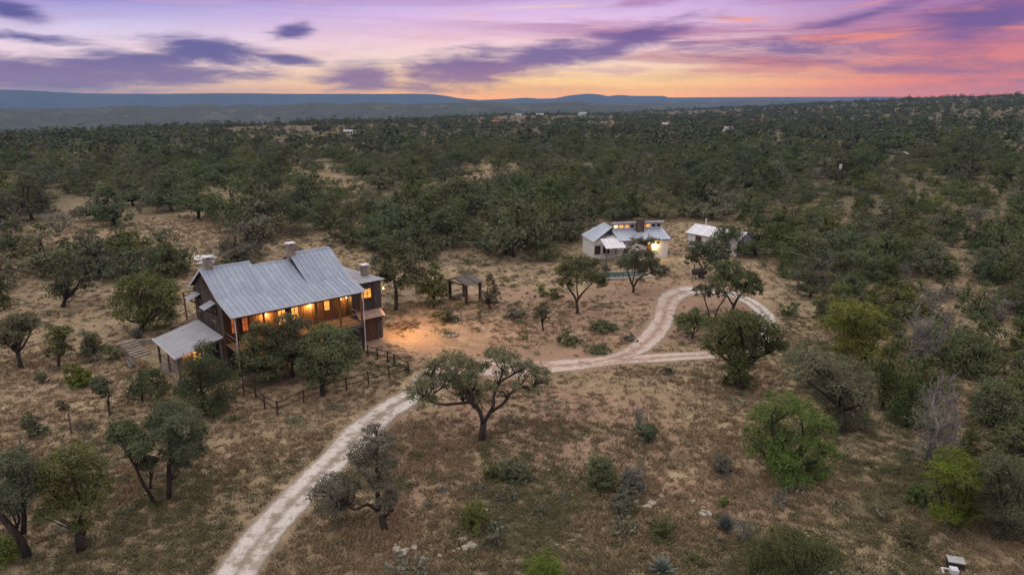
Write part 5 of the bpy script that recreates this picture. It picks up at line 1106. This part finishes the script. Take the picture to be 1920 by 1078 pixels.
def cow(px, py, rz, label, white=False):
    p = gp(px, py); t = thing('cow', label, 'cow', tuple(p), rz); me = bpy.data.meshes.new('body')
    V = [(0, 0, 1.05), (.55, 0, 1.08), (.95, 0, 1.15), (1.25, 0, 1.25), (1.5, 0, 1.1), (-.6, 0, 1.08), (-.95, 0, 1.1), (-1.08, 0, .7)]; E = [(0, 1), (1, 2), (2, 3), (3, 4), (0, 5), (5, 6), (6, 7)]; R = [.40, .38, .30, .19, .12, .38, .26, .03]
    for sx, a in ((.62, 1), (-.72, 5)):
        for sy in (-.2, .2):
            b = len(V); V += [(sx, sy, .8), (sx-.05*np.sign(sx), sy, .42), (sx, sy, .04)]; E += [(a, b), (b, b+1), (b+1, b+2)]; R += [.17, .085, .06]
    for sy in (-.16, .16): b = len(V); V += [(1.18, sy*1.3, 1.36)]; E += [(3, b)]; R += [.04]
    me.from_pydata(V, E, []); o = link('body', me, t); md = o.modifiers.new('skin', 'SKIN'); me.skin_vertices or me.skin_vertices.new()
    for i, r in enumerate(R): me.skin_vertices[0].data[i].radius = (r, r)
    me.skin_vertices[0].data[0].use_root = True; o.modifiers.new('sub', 'SUBSURF').levels = 1
    me.materials.append(plain('hide', (.012, .012, .013), (.03, .027, .025), 2) if not white else HIDE_BW)
HIDE_BW = NT('pied_hide'); HIDE_BW.bsdf(HIDE_BW.mix(HIDE_BW.sm(HIDE_BW.noise(1.3, 2), .50, .54), (.015, .015, .016), (.6, .58, .55)), .8, .2); HIDE_BW = HIDE_BW.m
cow(180, 475, math.radians(8), 'black cow standing side on in the pasture below the pied cow'); cow(173, 446, math.radians(-80), 'black and white cow standing alone in the pasture', True); cow(192, 470, math.radians(30), 'second black cow, right of the side on one')
def far_house(px, py, w, label, wall, rf, rz=.3, h=3.0):
    p = gp(px, py); w *= .62; h *= .8; p[2] -= .6; t = thing('distant_house', label, 'house', tuple(p), rz); d = w*.6
    m = MB(); prof = [(-d/2, -.5), (d/2, -.5), (d/2, h), (0, h+d*.28), (-d/2, h)]; m.add([(-w/2, *q) for q in prof]+[(w/2, *q) for q in prof], [(4, 3, 2, 1, 0), (5, 6, 7, 8, 9), (0, 1, 6, 5), (1, 2, 7, 6), (2, 3, 8, 7), (3, 4, 9, 8), (4, 0, 5, 9)]).obj('wall', wall, t)
    for s in (-1, 1): MB().hexa([(-w/2-.4, s*(d/2+.4), h-.1), (w/2+.4, s*(d/2+.4), h-.1), (w/2+.4, 0, h+d*.28+.04), (-w/2-.4, 0, h+d*.28+.04)], [(-w/2-.4, s*(d/2+.4), h+.06), (w/2+.4, s*(d/2+.4), h+.06), (w/2+.4, 0, h+d*.28+.2), (-w/2-.4, 0, h+d*.28+.2)]).obj('roof', rf, t)
    for k in range(3): MB().box(-w/3+k*w/3-.5, -w/3+k*w/3+.5, -d/2-.06, -d/2-.01, .8, 2.2).obj('window', DGLASS, t)
RED = plain('red_tiles', (.30, .12, .07), (.22, .09, .05))
far_house(653, 252, 9, 'distant white house in the wood left of the middle', CREAM, ROOFC); far_house(930, 234, 12, 'distant house with reddish walls near the crest', RED, RED, -.2, 4.5); far_house(1012, 220, 16, 'distant pale house on the crest, middle of the horizon', TANW, ROOFC, .1, 5); far_house(1692, 300, 7, 'pale house in the trees on the right hand hillside', TANW, ROOFC, .9, 3.4)
far_house(1092, 218, 18, 'distant white house on the crest below the mountains', CREAM, ROOFC, .4, 5); far_house(802, 272, 7, 'distant low house with red roof in a small clearing', TANW, RED, 0, 2.6); far_house(1365, 248, 10, 'distant pale house right of the mountains', CREAM, ROOFC, .2, 4); far_house(972, 218, 12, 'distant grey roofed house left of the crest house', CREAM, ROOFC, -.4, 4); far_house(1362, 284, 7, 'distant white house in the wood above the shed', CREAM, ROOFC, .5, 3.6); far_house(1210, 276, 6, 'small distant pale house above the cottage', CREAM, ROOFC, .1, 3.4); far_house(1250, 240, 12, 'distant pale house in the far wood above the cottage', TANW, ROOFC, .1, 4)
def pole():
    p = gp(1573, 352); t = thing('utility_pole', 'wooden utility pole with white transformer above the thicket', 'pole', tuple(p)); h = at_plane(1573, 297, p[1])[2]-p[2]
    MB().tube([(0, 0, -.5), (0, 0, h)], [.17, .11], 8).obj('shaft', GREYT, t); MB().bar((-1.1, 0, h-.5), (1.1, 0, h-.5), .12, .12).obj('crossarm', GREYT, t); MB().tube([(-.32, -.15, h-2.6), (-.32, -.15, h-1.5)], [.3, .3], 10).obj('transformer', WHITEP, t)
    for x in (-1, 0, 1): MB().tube([(x, 0, h-.44), (x, 0, h-.24)], .06, 6).obj('insulator', WHITEP, t)
pole()
def well():
    p = gp(1790, 1070); t = thing('well_equipment', 'grey metal lid and white box of a pump at the lower right edge', 'pump', tuple(p), math.radians(-18)); MB().box(-.28, .44, .12, .52, .0, .36).obj('housing', IRON, t)
    MB().hexa([(-.30, .10, .38), (.46, .10, .38), (.46, .56, .44), (-.30, .56, .44)], [(-.30, .10, .42), (.46, .10, .42), (.46, .56, .48), (-.30, .56, .48)]).obj('lid', plain('zinc', (.42, .43, .42), (.34, .35, .34)), t); MB().box(-.30, .06, -.42, -.06, -.05, .30).obj('white_box', WHITEP, t); MB().tube([(-.6, -.5, .1), (-.6, -.1, .12), (-.3, -.1, .12)], .05, 8).obj('pipe', WHITEP, t)
well()
